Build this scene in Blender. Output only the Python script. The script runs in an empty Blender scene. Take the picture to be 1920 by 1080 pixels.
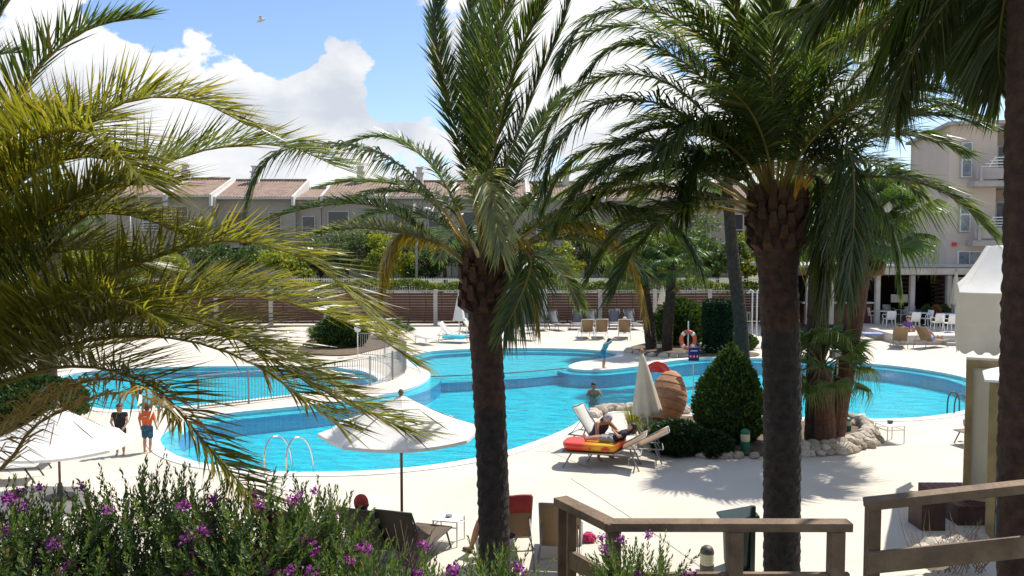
import bpy, bmesh, math, random
import numpy as np
from mathutils import Vector, Matrix
from mathutils.geometry import tessellate_polygon

random.seed(7)
R = math.radians
V = Vector
scene = bpy.context.scene
C = scene.collection

# ------------------------------------------------------------------ camera
F = 1597.0            # focal length in pixels of a 1920 wide picture
EYE = V((0.0, 0.0, 5.1))
PITCH = math.atan(90.0 / F)
cam_d = bpy.data.cameras.new('camera')
cam = bpy.data.objects.new('camera', cam_d)
C.objects.link(cam)
cam.location = EYE
cam.rotation_euler = (math.pi / 2 - PITCH, 0, 0)
cam_d.sensor_width = 36.0
cam_d.lens = 36.0 * F / 1920.0
cam_d.clip_start = 0.1
cam_d.clip_end = 3000
scene.camera = cam

# ------------------------------------------------------------------ light
SUN_EL = R(55)
SUN_H = V((0.74, 0.67)).normalized()          # horizontal direction towards the sun
sun_dir = V((SUN_H.x * math.cos(SUN_EL), SUN_H.y * math.cos(SUN_EL), math.sin(SUN_EL)))
sun_d = bpy.data.lights.new('sun', 'SUN')
sun_d.energy = 4.6
sun_d.angle = R(0.53)
sun_d.color = (1.0, 0.95, 0.87)
sun = bpy.data.objects.new('sun', sun_d)
C.objects.link(sun)
sun.location = (30, 30, 60)
sun.rotation_euler = (-sun_dir).to_track_quat('-Z', 'Y').to_euler()

scene.view_settings.view_transform = 'Standard'
scene.view_settings.look = 'None'
scene.view_settings.gamma = 1.0
scene.view_settings.exposure = 0.5
scene.view_settings.use_curve_mapping = False
scene.cycles.max_bounces = 8
scene.cycles.transparent_max_bounces = 12
scene.cycles.diffuse_bounces = 3
scene.cycles.caustics_reflective = False
scene.cycles.caustics_refractive = False

CF, SF = math.cos(PITCH), math.sin(PITCH)
def ray(px, py):
    xc = (px - 960.0) / F; yc = -(py - 540.0) / F
    return V((xc, CF + yc * SF, -SF + yc * CF))
def P(px, py, h=0.0):                       # where the line of sight meets the level h
    d = ray(px, py)
    return EYE + d * ((h - EYE.z) / d.z)
def PD(px, py, dep):                        # point on the line of sight at distance dep along +Y
    d = ray(px, py)
    return EYE + d * (dep / d.y)

# ------------------------------------------------------------------ world: blue sky with cumulus
def build_world():
    w = bpy.data.worlds.new('World'); scene.world = w; w.use_nodes = True
    nt = w.node_tree; nt.nodes.clear()
    N = nt.nodes.new; L = nt.links.new
    out = N('ShaderNodeOutputWorld'); bg = N('ShaderNodeBackground')
    sky = N('ShaderNodeTexSky'); sky.sky_type = 'NISHITA'; sky.sun_disc = False
    sky.sun_elevation = SUN_EL
    sky.sun_rotation = math.atan2(SUN_H.x, SUN_H.y)
    sky.air_density = 1.0; sky.dust_density = 0.3; sky.ozone_density = 1.5
    tc = N('ShaderNodeTexCoord')
    def mth(op, a, b=None, clamp=False):
        m = N('ShaderNodeMath'); m.operation = op; m.use_clamp = clamp
        for i, q in enumerate((a, b)):
            if q is None: continue
            if isinstance(q, (int, float)): m.inputs[i].default_value = q
            else: L(q, m.inputs[i])
        return m.outputs[0]
    nrm = N('ShaderNodeVectorMath'); nrm.operation = 'NORMALIZE'; L(tc.outputs['Generated'], nrm.inputs[0])
    d = nrm.outputs[0]
    def noise(scale, detail, off=(0, 0, 0), rough=0.55):
        mp = N('ShaderNodeMapping'); mp.inputs['Scale'].default_value = (1, 1, 1.6)
        mp.inputs['Location'].default_value = off
        L(d, mp.inputs['Vector'])
        n = N('ShaderNodeTexNoise'); n.inputs['Scale'].default_value = scale
        n.inputs['Detail'].default_value = detail; n.inputs['Roughness'].default_value = rough
        L(mp.outputs[0], n.inputs['Vector'])
        return n.outputs['Fac']
    big = noise(2.3, 2.0, (3.1, 0.4, 1.7))
    fine = noise(11.0, 10.0, (0.7, 2.2, 0.1), 0.6)
    f = mth('ADD', mth('MULTIPLY', big, 0.40), mth('SUBTRACT', mth('MULTIPLY', fine, 1.5), 0.25))
    # large cloud banks and gaps, by direction in the sky
    for (px, py, wid, amt) in CLOUDS:
        c = ray(px, py).normalized()
        dp = N('ShaderNodeVectorMath'); dp.operation = 'DOT_PRODUCT'
        L(d, dp.inputs[0]); dp.inputs[1].default_value = c
        mr = N('ShaderNodeMapRange'); mr.interpolation_type = 'SMOOTHSTEP'
        mr.inputs['From Min'].default_value = math.cos(wid * 1.9); mr.inputs['From Max'].default_value = math.cos(wid * 0.25)
        mr.inputs['To Min'].default_value = 0; mr.inputs['To Max'].default_value = amt
        L(dp.outputs['Value'], mr.inputs['Value'])
        f = mth('ADD', f, mr.outputs[0])
    mask = N('ShaderNodeMapRange'); mask.interpolation_type = 'SMOOTHSTEP'
    mask.inputs['From Min'].default_value = 0.71; mask.inputs['From Max'].default_value = 0.81
    L(f, mask.inputs['Value'])
    shade = N('ShaderNodeMapRange')
    shade.inputs['From Min'].default_value = 0.35; shade.inputs['From Max'].default_value = 0.62
    L(noise(6.0, 6.0, (5, 1, 3)), shade.inputs['Value'])
    ccol = N('ShaderNodeMix'); ccol.data_type = 'RGBA'
    ccol.inputs[6].default_value = (5.6, 6.0, 6.7, 1); ccol.inputs[7].default_value = (9.2, 9.2, 9.1, 1)
    L(shade.outputs[0], ccol.inputs[0])
    hs = N('ShaderNodeHueSaturation'); hs.inputs['Saturation'].default_value = 1.0; hs.inputs['Value'].default_value = 1.32
    tintn = N('ShaderNodeMix'); tintn.data_type = 'RGBA'; tintn.blend_type = 'MULTIPLY'; tintn.inputs[0].default_value = 1
    tintn.inputs[7].default_value = (0.92, 0.97, 1.12, 1); L(sky.outputs[0], tintn.inputs[6]); L(tintn.outputs[2], hs.inputs['Color'])
    mix = N('ShaderNodeMix'); mix.data_type = 'RGBA'
    sepz = N('ShaderNodeSeparateXYZ'); L(d, sepz.inputs[0])
    above = mth('MULTIPLY', sepz.outputs['Z'], 30.0, True)
    L(mth('MULTIPLY', mask.outputs[0], above), mix.inputs[0]); L(hs.outputs[0], mix.inputs[6]); L(ccol.outputs[2], mix.inputs[7])
    L(mix.outputs[2], bg.inputs['Color']); bg.inputs['Strength'].default_value = 0.085
    L(bg.outputs[0], out.inputs['Surface'])
CLOUDS = [(90, 70, .09, .20), (300, 150, .05, .22), (430, 165, .045, .22), (480, 270, .08, .2), (650, 85, .028, .24), (610, 190, .03, .3), (700, 240, .05, .2),
          (840, 10, .05, .14), (400, 30, .065, -.36), (250, 15, .03, -.3), (535, 95, .028, -.34), (735, 150, .035, -.34), (540, 20, .05, -.3), (700, 20, .03, -.15), (950, 170, .1, .06), (1250, 300, .15, .16),
          (1150, 100, .15, .05), (1740, 330, .05, -.25)]
build_world()

# ------------------------------------------------------------------ materials
MATS = {}
def nodes_of(name):
    m = bpy.data.materials.new(name); m.use_nodes = True
    nt = m.node_tree
    b = nt.nodes['Principled BSDF']
    return m, nt, b
def mat(name, col, rough=0.6, var=0.12, scale=8.0, bump=0.0, bscale=None, metal=0.0, spec=0.4, col2=None, detail=5.0, trans=0.0):
    """procedural paint: noise between two tones plus optional bump"""
    m, nt, b = nodes_of(name)
    N = nt.nodes.new; L = nt.links.new
    tc = N('ShaderNodeTexCoord')
    n = N('ShaderNodeTexNoise'); n.inputs['Scale'].default_value = scale; n.inputs['Detail'].default_value = detail
    L(tc.outputs['Object'], n.inputs['Vector'])
    r = N('ShaderNodeValToRGB')
    c2 = col2 or tuple(c * (1 - var * 2.2) for c in col)
    c1 = col if col2 else tuple(min(1, c * (1 + var)) for c in col)
    r.color_ramp.elements[0].position = 0.3; r.color_ramp.elements[0].color = (*c2, 1)
    r.color_ramp.elements[1].position = 0.68; r.color_ramp.elements[1].color = (*c1, 1)
    L(n.outputs['Fac'], r.inputs['Fac'])
    L(r.outputs['Color'], b.inputs['Base Color'])
    b.inputs['Roughness'].default_value = rough; b.inputs['Metallic'].default_value = metal
    b.inputs['Specular IOR Level'].default_value = spec
    if bump:
        n2 = N('ShaderNodeTexNoise'); n2.inputs['Scale'].default_value = bscale or scale * 4; n2.inputs['Detail'].default_value = 6
        L(tc.outputs['Object'], n2.inputs['Vector'])
        bp = N('ShaderNodeBump'); bp.inputs['Strength'].default_value = bump; bp.inputs['Distance'].default_value = 0.03
        L(n2.outputs['Fac'], bp.inputs['Height']); L(bp.outputs[0], b.inputs['Normal'])
    if trans:
        tr = N('ShaderNodeBsdfTranslucent'); L(r.outputs['Color'], tr.inputs['Color'])
        mx = N('ShaderNodeMixShader'); mx.inputs[0].default_value = trans
        L(b.outputs[0], mx.inputs[1]); L(tr.outputs[0], mx.inputs[2])
        L(mx.outputs[0], nt.nodes['Material Output'].inputs['Surface'])
    MATS[name] = m
    return m
def leafmat(name, trans=0.4, rough=0.4, spec=0.5, gain=(1.9, 1.75, 0.7)):
    """leaf colour comes from the 'tint' attribute of each blade; light passes through"""
    m, nt, b = nodes_of(name)
    N = nt.nodes.new; L = nt.links.new
    a = N('ShaderNodeAttribute'); a.attribute_name = 'tint'
    L(a.outputs['Color'], b.inputs['Base Color'])
    b.inputs['Roughness'].default_value = rough; b.inputs['Specular IOR Level'].default_value = spec
    mul = N('ShaderNodeMix'); mul.data_type = 'RGBA'; mul.blend_type = 'MULTIPLY'; mul.inputs[0].default_value = 1
    mul.inputs[7].default_value = (*gain, 1)
    L(a.outputs['Color'], mul.inputs[6])
    tr = N('ShaderNodeBsdfTranslucent'); L(mul.outputs[2], tr.inputs['Color'])
    mx = N('ShaderNodeMixShader'); mx.inputs[0].default_value = trans
    L(b.outputs[0], mx.inputs[1]); L(tr.outputs[0], mx.inputs[2])
    L(mx.outputs[0], nt.nodes['Material Output'].inputs['Surface'])
    MATS[name] = m
    return m

mat('deck', (0.60, 0.545, 0.455), 0.85, scale=0.5, bump=0.15, bscale=40, col2=(0.52, 0.465, 0.38), detail=10)
mat('joint', (0.30, 0.28, 0.25), 0.9)
mat('coping', (0.70, 0.70, 0.66), 0.7, var=.05, scale=2, bump=.05)
mat('earth', (0.16, 0.115, 0.075), 0.95, scale=3, bump=.5, bscale=12, col2=(0.09, 0.065, 0.04))
mat('ground', (0.19, 0.18, 0.12), 0.95, scale=.25, bump=.3, bscale=6, col2=(0.10, 0.115, 0.055))
mat('stone', (0.42, 0.36, 0.28), 0.9, scale=6, bump=.5, bscale=14, col2=(0.28, 0.23, 0.17))
mat('stone_pale', (0.55, 0.49, 0.40), 0.9, scale=5, bump=.5, bscale=14, col2=(0.40, 0.34, 0.26))
mat('white_paint', (0.78, 0.77, 0.74), 0.5, var=.05, scale=5)
mat('white_plastic', (0.80, 0.79, 0.76), 0.35, var=.03, scale=3)
mat('white_cloth', (0.82, 0.80, 0.76), 0.85, var=.03, scale=3, bump=.06, bscale=30, trans=.25)
mat('cream_cloth', (0.66, 0.60, 0.47), 0.85, var=.06, scale=3, bump=.08, bscale=25, trans=.25)
mat('tent_cloth', (0.62, 0.57, 0.48), 0.75, var=.06, scale=1.5, bump=.1, bscale=5, trans=.2)
mat('wood_rail', (0.22, 0.145, 0.085), 0.75, scale=6, bump=.4, bscale=30, col2=(0.115, 0.075, 0.045))
mat('wood_fence', (0.13, 0.055, 0.032), 0.75, scale=.9, bump=.2, bscale=20, col2=(0.055, 0.024, 0.016))
mat('wood_brown', (0.10, 0.052, 0.04), 0.7, scale=5, bump=.2, bscale=20, col2=(0.06, 0.03, 0.025))
mat('wood_red', (0.15, 0.045, 0.035), 0.6, scale=5, bump=.2, bscale=20, col2=(0.08, 0.025, 0.02))
mat('steel', (0.62, 0.63, 0.64), 0.22, var=.04, metal=1.0)
mat('grey_metal', (0.30, 0.29, 0.28), 0.45, var=.06, metal=.4)
mat('dark_metal', (0.09, 0.08, 0.07), 0.5, var=.06, metal=.3)
mat('brass_frame', (0.36, 0.28, 0.15), 0.35, scale=4, col2=(0.22, 0.17, 0.09), metal=.45)
mat('cream_panel', (0.60, 0.55, 0.44), 0.6, var=.04, scale=2)
mat('tan_mesh', (0.36, 0.25, 0.145), 0.8, var=.06, scale=60, trans=.25)
mat('brown_mesh', (0.12, 0.09, 0.06), 0.8, var=.08, scale=60, trans=.15)
mat('pale_mesh', (0.62, 0.60, 0.55), 0.8, var=.04, scale=60, trans=.2)
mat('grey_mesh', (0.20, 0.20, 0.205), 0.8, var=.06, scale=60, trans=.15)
mat('turquoise', (0.03, 0.42, 0.52), 0.9, var=.12, scale=8, bump=.3, bscale=40)
mat('red_cloth', (0.52, 0.07, 0.06), 0.85, var=.1, scale=6, bump=.2, bscale=30, trans=.25)
mat('pink_cloth', (0.55, 0.03, 0.14), 0.9, var=.2, scale=9, bump=.3, bscale=30)
mat('blue_cloth', (0.05, 0.14, 0.42), 0.9, scale=18, col2=(0.5, 0.55, 0.62))
mat('orange_shirt', (0.72, 0.125, 0.035), 0.8, var=.08, scale=12, bump=.15, bscale=25)
mat('shorts_blue', (0.04, 0.16, 0.24), 0.85, scale=14, col2=(0.015, 0.025, 0.05))
mat('black_cloth', (0.022, 0.022, 0.028), 0.85, var=.2, scale=12)
mat('navy_cloth', (0.03, 0.03, 0.075), 0.85, var=.2, scale=12)
mat('teal_cloth', (0.12, 0.36, 0.40), 0.85, var=.1, scale=12)
mat('swim_blue', (0.02, 0.25, 0.42), 0.8, var=.1, scale=12)
mat('purple_cloth', (0.14, 0.05, 0.22), 0.85, var=.1, scale=12)
mat('grey_shorts', (0.34, 0.32, 0.30), 0.85, scale=12, col2=(0.22, 0.2, 0.19))
mat('floral', (0.72, 0.66, 0.68), 0.85, scale=35, col2=(0.10, 0.08, 0.18))
mat('skin', (0.50, 0.27, 0.17), 0.5, var=.05, scale=6)
mat('skin_tan', (0.40, 0.19, 0.11), 0.5, var=.05, scale=6)
mat('hair_dark', (0.022, 0.014, 0.010), 0.5, var=.2, scale=40, bump=.3, bscale=60)
mat('hair_brown', (0.075, 0.035, 0.018), 0.5, var=.2, scale=40, bump=.3, bscale=60)
mat('eye', (0.02, 0.015, 0.01), 0.2)
mat('lip', (0.36, 0.10, 0.08), 0.5)
mat('sandal', (0.10, 0.085, 0.06), 0.7)
mat('terracotta', (0.47, 0.235, 0.115), 0.8, scale=5, bump=.35, bscale=18, col2=(0.33, 0.155, 0.075))
mat('clay_dark', (0.26, 0.125, 0.065), 0.85, scale=5, bump=.3)
mat('red_plastic', (0.62, 0.035, 0.03), 0.28, var=.05, scale=3)
mat('lifebuoy', (0.72, 0.12, 0.05), 0.5, var=.05, scale=6)
mat('sign_blue', (0.018, 0.04, 0.26), 0.45, var=.05)
mat('bollard_green', (0.025, 0.15, 0.075), 0.4, var=.08)
mat('bollard_glass', (0.62, 0.58, 0.38), 0.3, var=.05)
mat('bin_green', (0.012, 0.030, 0.022), 0.4, var=.1)
mat('concrete', (0.46, 0.43, 0.39), 0.9, scale=2, bump=.2, bscale=20, col2=(0.36, 0.335, 0.30))
mat('villa_wall', (0.44, 0.375, 0.305), 0.9, scale=.5, bump=.1, col2=(0.36, 0.305, 0.25))
mat('villa_fin', (0.60, 0.56, 0.51), 0.9, var=.05, scale=1)
mat('roof_tile', (0.29, 0.20, 0.15), 0.85, scale=1.7, bump=.3, bscale=14, col2=(0.18, 0.12, 0.09))
mat('hotel_wall', (0.60, 0.50, 0.43), 0.9, scale=.6, bump=.08, col2=(0.54, 0.45, 0.385))
mat('hotel_trim', (0.42, 0.38, 0.36), 0.85, scale=2, col2=(0.34, 0.31, 0.29))
mat('curtain', (0.30, 0.32, 0.34), 0.8, scale=3, col2=(0.12, 0.14, 0.17))
mat('dark_window', (0.035, 0.038, 0.042), 0.12, var=.1, spec=.6)
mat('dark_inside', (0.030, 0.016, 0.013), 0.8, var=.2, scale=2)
mat('bark_fan', (0.125, 0.055, 0.030), 0.9, scale=7, bump=.8, bscale=30, col2=(0.05, 0.026, 0.018))
mat('bark_grey', (0.068, 0.047, 0.034), 0.95, scale=7, bump=.8, bscale=30, col2=(0.034, 0.025, 0.019), spec=.15)
mat('bark_tree', (0.12, 0.09, 0.065), 0.9, scale=7, bump=.6, bscale=30)
mat('leaf_base', (0.12, 0.05, 0.022), 0.85, scale=9, bump=.5, bscale=30, col2=(0.04, 0.02, 0.012))
mat('fruit_stalk', (0.52, 0.27, 0.03), 0.6, scale=9, bump=.3)
mat('twig', (0.10, 0.075, 0.045), 0.9)
mat('dry_twig', (0.20, 0.13, 0.08), 0.9)
mat('rope', (0.16, 0.10, 0.08), 0.7)
mat('bird', (0.62, 0.63, 0.65), 0.7)
leafmat('frond', .50, .33, .6); leafmat('fan_leaf', .35, .42); leafmat('shrub_leaf', .35, .45, .35); leafmat('tree_leaf', .35, .5, .3)
leafmat('petal', .3, .6, .2, (1.3, .9, 1.3))
leafmat('conifer', .12, .6, .2)

def bark_date():
    m, nt, b = nodes_of('bark_date')
    N = nt.nodes.new; L = nt.links.new
    tc = N('ShaderNodeTexCoord'); sep = N('ShaderNodeSeparateXYZ'); L(tc.outputs['Object'], sep.inputs[0])
    n = N('ShaderNodeTexNoise'); n.inputs['Scale'].default_value = 9; n.inputs['Detail'].default_value = 7
    L(tc.outputs['Object'], n.inputs['Vector'])
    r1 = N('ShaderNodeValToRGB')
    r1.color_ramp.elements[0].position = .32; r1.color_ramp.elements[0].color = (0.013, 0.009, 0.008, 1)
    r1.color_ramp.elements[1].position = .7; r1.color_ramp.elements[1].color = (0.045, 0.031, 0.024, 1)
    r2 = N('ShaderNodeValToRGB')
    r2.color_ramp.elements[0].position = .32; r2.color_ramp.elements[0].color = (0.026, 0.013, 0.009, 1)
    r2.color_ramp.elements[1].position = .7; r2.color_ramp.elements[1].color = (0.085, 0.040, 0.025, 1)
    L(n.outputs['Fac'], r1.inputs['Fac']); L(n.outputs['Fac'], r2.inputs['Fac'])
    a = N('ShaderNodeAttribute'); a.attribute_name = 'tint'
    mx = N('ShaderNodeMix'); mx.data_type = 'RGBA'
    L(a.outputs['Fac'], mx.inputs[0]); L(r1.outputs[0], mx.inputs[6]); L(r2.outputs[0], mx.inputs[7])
    L(mx.outputs[2], b.inputs['Base Color']); b.inputs['Roughness'].default_value = .9
    n2 = N('ShaderNodeTexNoise'); n2.inputs['Scale'].default_value = 34; n2.inputs['Detail'].default_value = 6
    L(tc.outputs['Object'], n2.inputs['Vector'])
    bp = N('ShaderNodeBump'); bp.inputs['Strength'].default_value = .7; bp.inputs['Distance'].default_value = .03
    L(n2.outputs['Fac'], bp.inputs['Height']); L(bp.outputs[0], b.inputs['Normal'])
    MATS['bark_date'] = m
bark_date()

def tilemat(name, c1, c2, grout, size):
    """small mosaic tiles: brick texture"""
    m, nt, b = nodes_of(name)
    N = nt.nodes.new; L = nt.links.new
    tc = N('ShaderNodeTexCoord')
    n = N('ShaderNodeTexNoise'); n.inputs['Scale'].default_value = 1.6; n.inputs['Detail'].default_value = 6
    L(tc.outputs['Object'], n.inputs['Vector'])
    r = N('ShaderNodeValToRGB'); r.color_ramp.elements[0].position = .35; r.color_ramp.elements[1].position = .65
    r.color_ramp.elements[0].color = (*c2, 1); r.color_ramp.elements[1].color = (*c1, 1)
    L(n.outputs['Fac'], r.inputs['Fac'])
    br = N('ShaderNodeTexBrick'); br.inputs['Scale'].default_value = size; br.offset = 0
    br.inputs['Mortar Size'].default_value = .03; br.inputs['Brick Width'].default_value = .5; br.inputs['Row Height'].default_value = .5
    br.inputs['Mortar'].default_value = (*grout, 1)
    L(tc.outputs['Object'], br.inputs['Vector'])
    L(r.outputs[0], br.inputs['Color1']); L(r.outputs[0], br.inputs['Color2'])
    L(br.outputs['Color'], b.inputs['Base Color']); b.inputs['Roughness'].default_value = .4
    MATS[name] = m
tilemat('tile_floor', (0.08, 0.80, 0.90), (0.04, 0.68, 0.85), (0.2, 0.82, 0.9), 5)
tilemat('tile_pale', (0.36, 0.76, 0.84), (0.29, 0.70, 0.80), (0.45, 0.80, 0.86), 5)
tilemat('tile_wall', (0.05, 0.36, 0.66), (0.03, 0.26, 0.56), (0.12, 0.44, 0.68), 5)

def watermat():
    m, nt, b = nodes_of('water'); nt.nodes.remove(b)
    N = nt.nodes.new; L = nt.links.new
    tc = N('ShaderNodeTexCoord')
    mp = N('ShaderNodeMapping'); mp.inputs['Scale'].default_value = (0.55, 1.25, 1); mp.inputs['Rotation'].default_value = (0, 0, R(14))
    L(tc.outputs['Object'], mp.inputs['Vector'])
    n1 = N('ShaderNodeTexNoise'); n1.inputs['Scale'].default_value = 2.2; n1.inputs['Detail'].default_value = 5; n1.inputs['Roughness'].default_value = .62
    n1.inputs['Distortion'].default_value = .5
    L(mp.outputs[0], n1.inputs['Vector'])
    bp = N('ShaderNodeBump'); bp.inputs['Strength'].default_value = 1.0; bp.inputs['Distance'].default_value = .16
    L(n1.outputs['Fac'], bp.inputs['Height'])
    tr = N('ShaderNodeBsdfTransparent'); tr.inputs['Color'].default_value = (0.42, 0.95, 1.0, 1)
    rf = N('ShaderNodeBsdfRefraction'); rf.inputs['IOR'].default_value = 1.12; rf.inputs['Roughness'].default_value = .0
    rf.inputs['Color'].default_value = (0.50, 0.93, 0.985, 1)
    L(bp.outputs[0], rf.inputs['Normal'])
    gl = N('ShaderNodeBsdfGlossy'); gl.inputs['Roughness'].default_value = .04; L(bp.outputs[0], gl.inputs['Normal'])
    fr = N('ShaderNodeFresnel'); fr.inputs['IOR'].default_value = 1.33; L(bp.outputs[0], fr.inputs['Normal'])
    m1 = N('ShaderNodeMixShader'); m1.inputs[0].default_value = .10
    L(tr.outputs[0], m1.inputs[1]); L(rf.outputs[0], m1.inputs[2])
    m2 = N('ShaderNodeMixShader'); L(fr.outputs[0], m2.inputs[0]); L(m1.outputs[0], m2.inputs[1]); L(gl.outputs[0], m2.inputs[2])
    L(m2.outputs[0], nt.nodes['Material Output'].inputs['Surface'])
    MATS['water'] = m
watermat()
def glassmat():
    m, nt, b = nodes_of('teal_glass')
    b.inputs['Base Color'].default_value = (0.16, 0.36, 0.33, 1); b.inputs['Roughness'].default_value = .12
    N = nt.nodes.new; L = nt.links.new
    tc = N('ShaderNodeTexCoord'); n = N('ShaderNodeTexNoise'); n.inputs['Scale'].default_value = 1.2; L(tc.outputs['Object'], n.inputs['Vector'])
    r = N('ShaderNodeValToRGB'); r.color_ramp.elements[0].color = (0.12, 0.30, 0.27, 1); r.color_ramp.elements[1].color = (0.24, 0.46, 0.42, 1)
    L(n.outputs['Fac'], r.inputs['Fac']); L(r.outputs[0], b.inputs['Base Color'])
    MATS['teal_glass'] = m
glassmat()
def floatmat():
    m, nt, b = nodes_of('float_print')      # red - yellow - red print running along the air mattress
    N = nt.nodes.new; L = nt.links.new
    tc = N('ShaderNodeTexCoord'); sep = N('ShaderNodeSeparateXYZ'); L(tc.outputs['Object'], sep.inputs[0])
    r = N('ShaderNodeValToRGB'); e = r.color_ramp.elements
    mr = N('ShaderNodeMapRange'); mr.inputs['From Min'].default_value = -1; mr.inputs['From Max'].default_value = 1
    L(sep.outputs['Y'], mr.inputs['Value']); L(mr.outputs[0], r.inputs['Fac'])
    e[0].position = .22; e[0].color = (0.62, 0.04, 0.02, 1); e[1].position = .40; e[1].color = (0.75, 0.38, 0.02, 1)
    k = e.new(.56); k.color = (0.78, 0.42, 0.02, 1); k = e.new(.66); k.color = (0.66, 0.07, 0.02, 1)
    L(r.outputs[0], b.inputs['Base Color']); b.inputs['Roughness'].default_value = .35
    MATS['float_print'] = m
floatmat()

# ------------------------------------------------------------------ mesh helpers
class MB:
    def __init__(s): s.v = []; s.f = []; s.c = []
    def add(s, vs, fs, col=(1, 1, 1)):
        o = len(s.v); s.v.extend([tuple(p) for p in vs]); s.c.extend([col] * len(vs) if not isinstance(col, list) else col)
        s.f.extend([tuple(i + o for i in f) for f in fs])
    def quads(s, q, cols):                        # many four-cornered leaves: q (n,4,3), cols (n,3)
        o = len(s.v); n = len(q); s.v.extend(map(tuple, q.reshape(-1, 3).tolist())); s.c.extend(map(tuple, np.repeat(cols, 4, axis=0).tolist()))
        s.f.extend([(o + 4 * i, o + 4 * i + 1, o + 4 * i + 2, o + 4 * i + 3) for i in range(n)])
    def box(s, c, size, rz=0.0, rx=0.0, ry=0.0):
        hx, hy, hz = size[0] / 2, size[1] / 2, size[2] / 2
        M = Matrix.Rotation(rz, 3, 'Z') @ Matrix.Rotation(ry, 3, 'Y') @ Matrix.Rotation(rx, 3, 'X')
        vs = [V(c) + M @ V((x, y, z)) for x in (-hx, hx) for y in (-hy, hy) for z in (-hz, hz)]
        s.add(vs, [(0, 1, 3, 2), (4, 6, 7, 5), (0, 4, 5, 1), (2, 3, 7, 6), (0, 2, 6, 4), (1, 5, 7, 3)]); return s
    def beam(s, a, b, w, h, up=(0, 0, 1)):        # rectangular bar from a to b
        a, b = V(a), V(b); t = (b - a).normalized(); u = V(up)
        sd = t.cross(u)
        if sd.length < 1e-4: sd = t.cross(V((1, 0, 0)))
        sd.normalize(); u = sd.cross(t)
        vs = [p + sd * (i * w / 2) + u * (j * h / 2) for p in (a, b) for i, j in ((-1, -1), (1, -1), (1, 1), (-1, 1))]
        s.add(vs, [(3, 2, 1, 0), (4, 5, 6, 7), (0, 1, 5, 4), (1, 2, 6, 5), (2, 3, 7, 6), (3, 0, 4, 7)]); return s
    def tube(s, pts, rad, n=8, cap=True, col=(1, 1, 1), flat=1.0):
        pts = [V(p) for p in pts]; m = len(pts)
        if not isinstance(rad, (list, tuple)): rad = [rad] * m
        vs = []; ref = None
        for i, p in enumerate(pts):
            t = (pts[min(i + 1, m - 1)] - pts[max(i - 1, 0)]).normalized()
            if ref is None: ref = V((0, 0, 1)) if abs(t.z) < .9 else V((1, 0, 0))
            a = t.cross(ref)
            if a.length < 1e-4: a = t.cross(V((0, 1, 0.01)))
            a.normalize(); b = t.cross(a).normalized(); ref = -b if False else a.cross(t)
            for k in range(n):
                an = 2 * math.pi * k / n
                vs.append(p + (a * math.cos(an) + b * math.sin(an) * flat) * rad[i])
        fs = [(i * n + k, i * n + (k + 1) % n, (i + 1) * n + (k + 1) % n, (i + 1) * n + k) for i in range(m - 1) for k in range(n)]
        if cap: fs += [tuple(range(n - 1, -1, -1)), tuple((m - 1) * n + k for k in range(n))]
        s.add(vs, fs, col); return s
    def lathe(s, prof, c=(0, 0, 0), n=16, M=None, wob=None):
        vs = []
        for j, (r, z) in enumerate(prof):
            for k in range(n):
                an = 2 * math.pi * k / n; rr = r * (wob(an, j / max(1, len(prof) - 1)) if wob else 1)
                p = V((rr * math.cos(an), rr * math.sin(an), z))
                if M: p = M @ p
                vs.append(V(c) + p)
        m = len(prof)
        fs = [(i * n + k, i * n + (k + 1) % n, (i + 1) * n + (k + 1) % n, (i + 1) * n + k) for i in range(m - 1) for k in range(n)]
        fs += [tuple(range(n - 1, -1, -1)), tuple((m - 1) * n + k for k in range(n))]
        s.add(vs, fs); return s
    def prism(s, poly, z0, z1):                    # closed outline with thickness
        n = len(poly)
        vs = [V((p[0], p[1], z0)) for p in poly] + [V((p[0], p[1], z1)) for p in poly]
        tri = tessellate_polygon([[V((p[0], p[1], 0)) for p in poly]])
        fs = []
        for t in tri:
            fs.append(tuple(i + n for i in t)); fs.append(tuple(reversed(t)))
        fs += [(i, (i + 1) % n, n + (i + 1) % n, n + i) for i in range(n)]
        s.add(vs, fs); return s
    def mesh(s, name, smooth=False):
        me = bpy.data.meshes.new(name); me.from_pydata(s.v, [], s.f)
        at = me.attributes.new('tint', 'FLOAT_COLOR', 'POINT')
        buf = np.ones((len(s.v), 4), dtype=np.float32)
        buf[:, :3] = np.array(s.c, dtype=np.float32).reshape(-1, 3)
        at.data.foreach_set('color', buf.ravel())
        if smooth: me.polygons.foreach_set('use_smooth', [True] * len(me.polygons))
        me.update()
        return me
    def fixed(s, name, smooth=False):
        me = s.mesh(name, smooth)
        bm = bmesh.new(); bm.from_mesh(me); bmesh.ops.recalc_face_normals(bm, faces=bm.faces); bm.to_mesh(me); bm.free()
        return me
    def build(s, name, m, parent=None, smooth=False, world=False, bevel=0.0):
        """one mesh object; world=True: coordinates are world ones, made local to the parent thing"""
        if world and parent is not None:
            o = parent.location if parent.parent is None else parent.parent.location
            s.v = [(p[0] - o.x, p[1] - o.y, p[2] - o.z) for p in s.v]
        ob = bpy.data.objects.new(name, s.fixed(name, smooth)); C.objects.link(ob)
        ob.data.materials.append(MATS[m] if isinstance(m, str) else m)
        if parent is not None: ob.parent = parent
        if bevel:
            md = ob.modifiers.new('bevel', 'BEVEL'); md.width = bevel; md.segments = 2; md.limit_method = 'ANGLE'
        return ob
def tag(o, label=None, cat=None, group=None, kind=None):
    if label: o['label'] = label
    if cat: o['category'] = cat
    if group: o['group'] = group
    if kind: o['kind'] = kind
    return o
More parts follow.
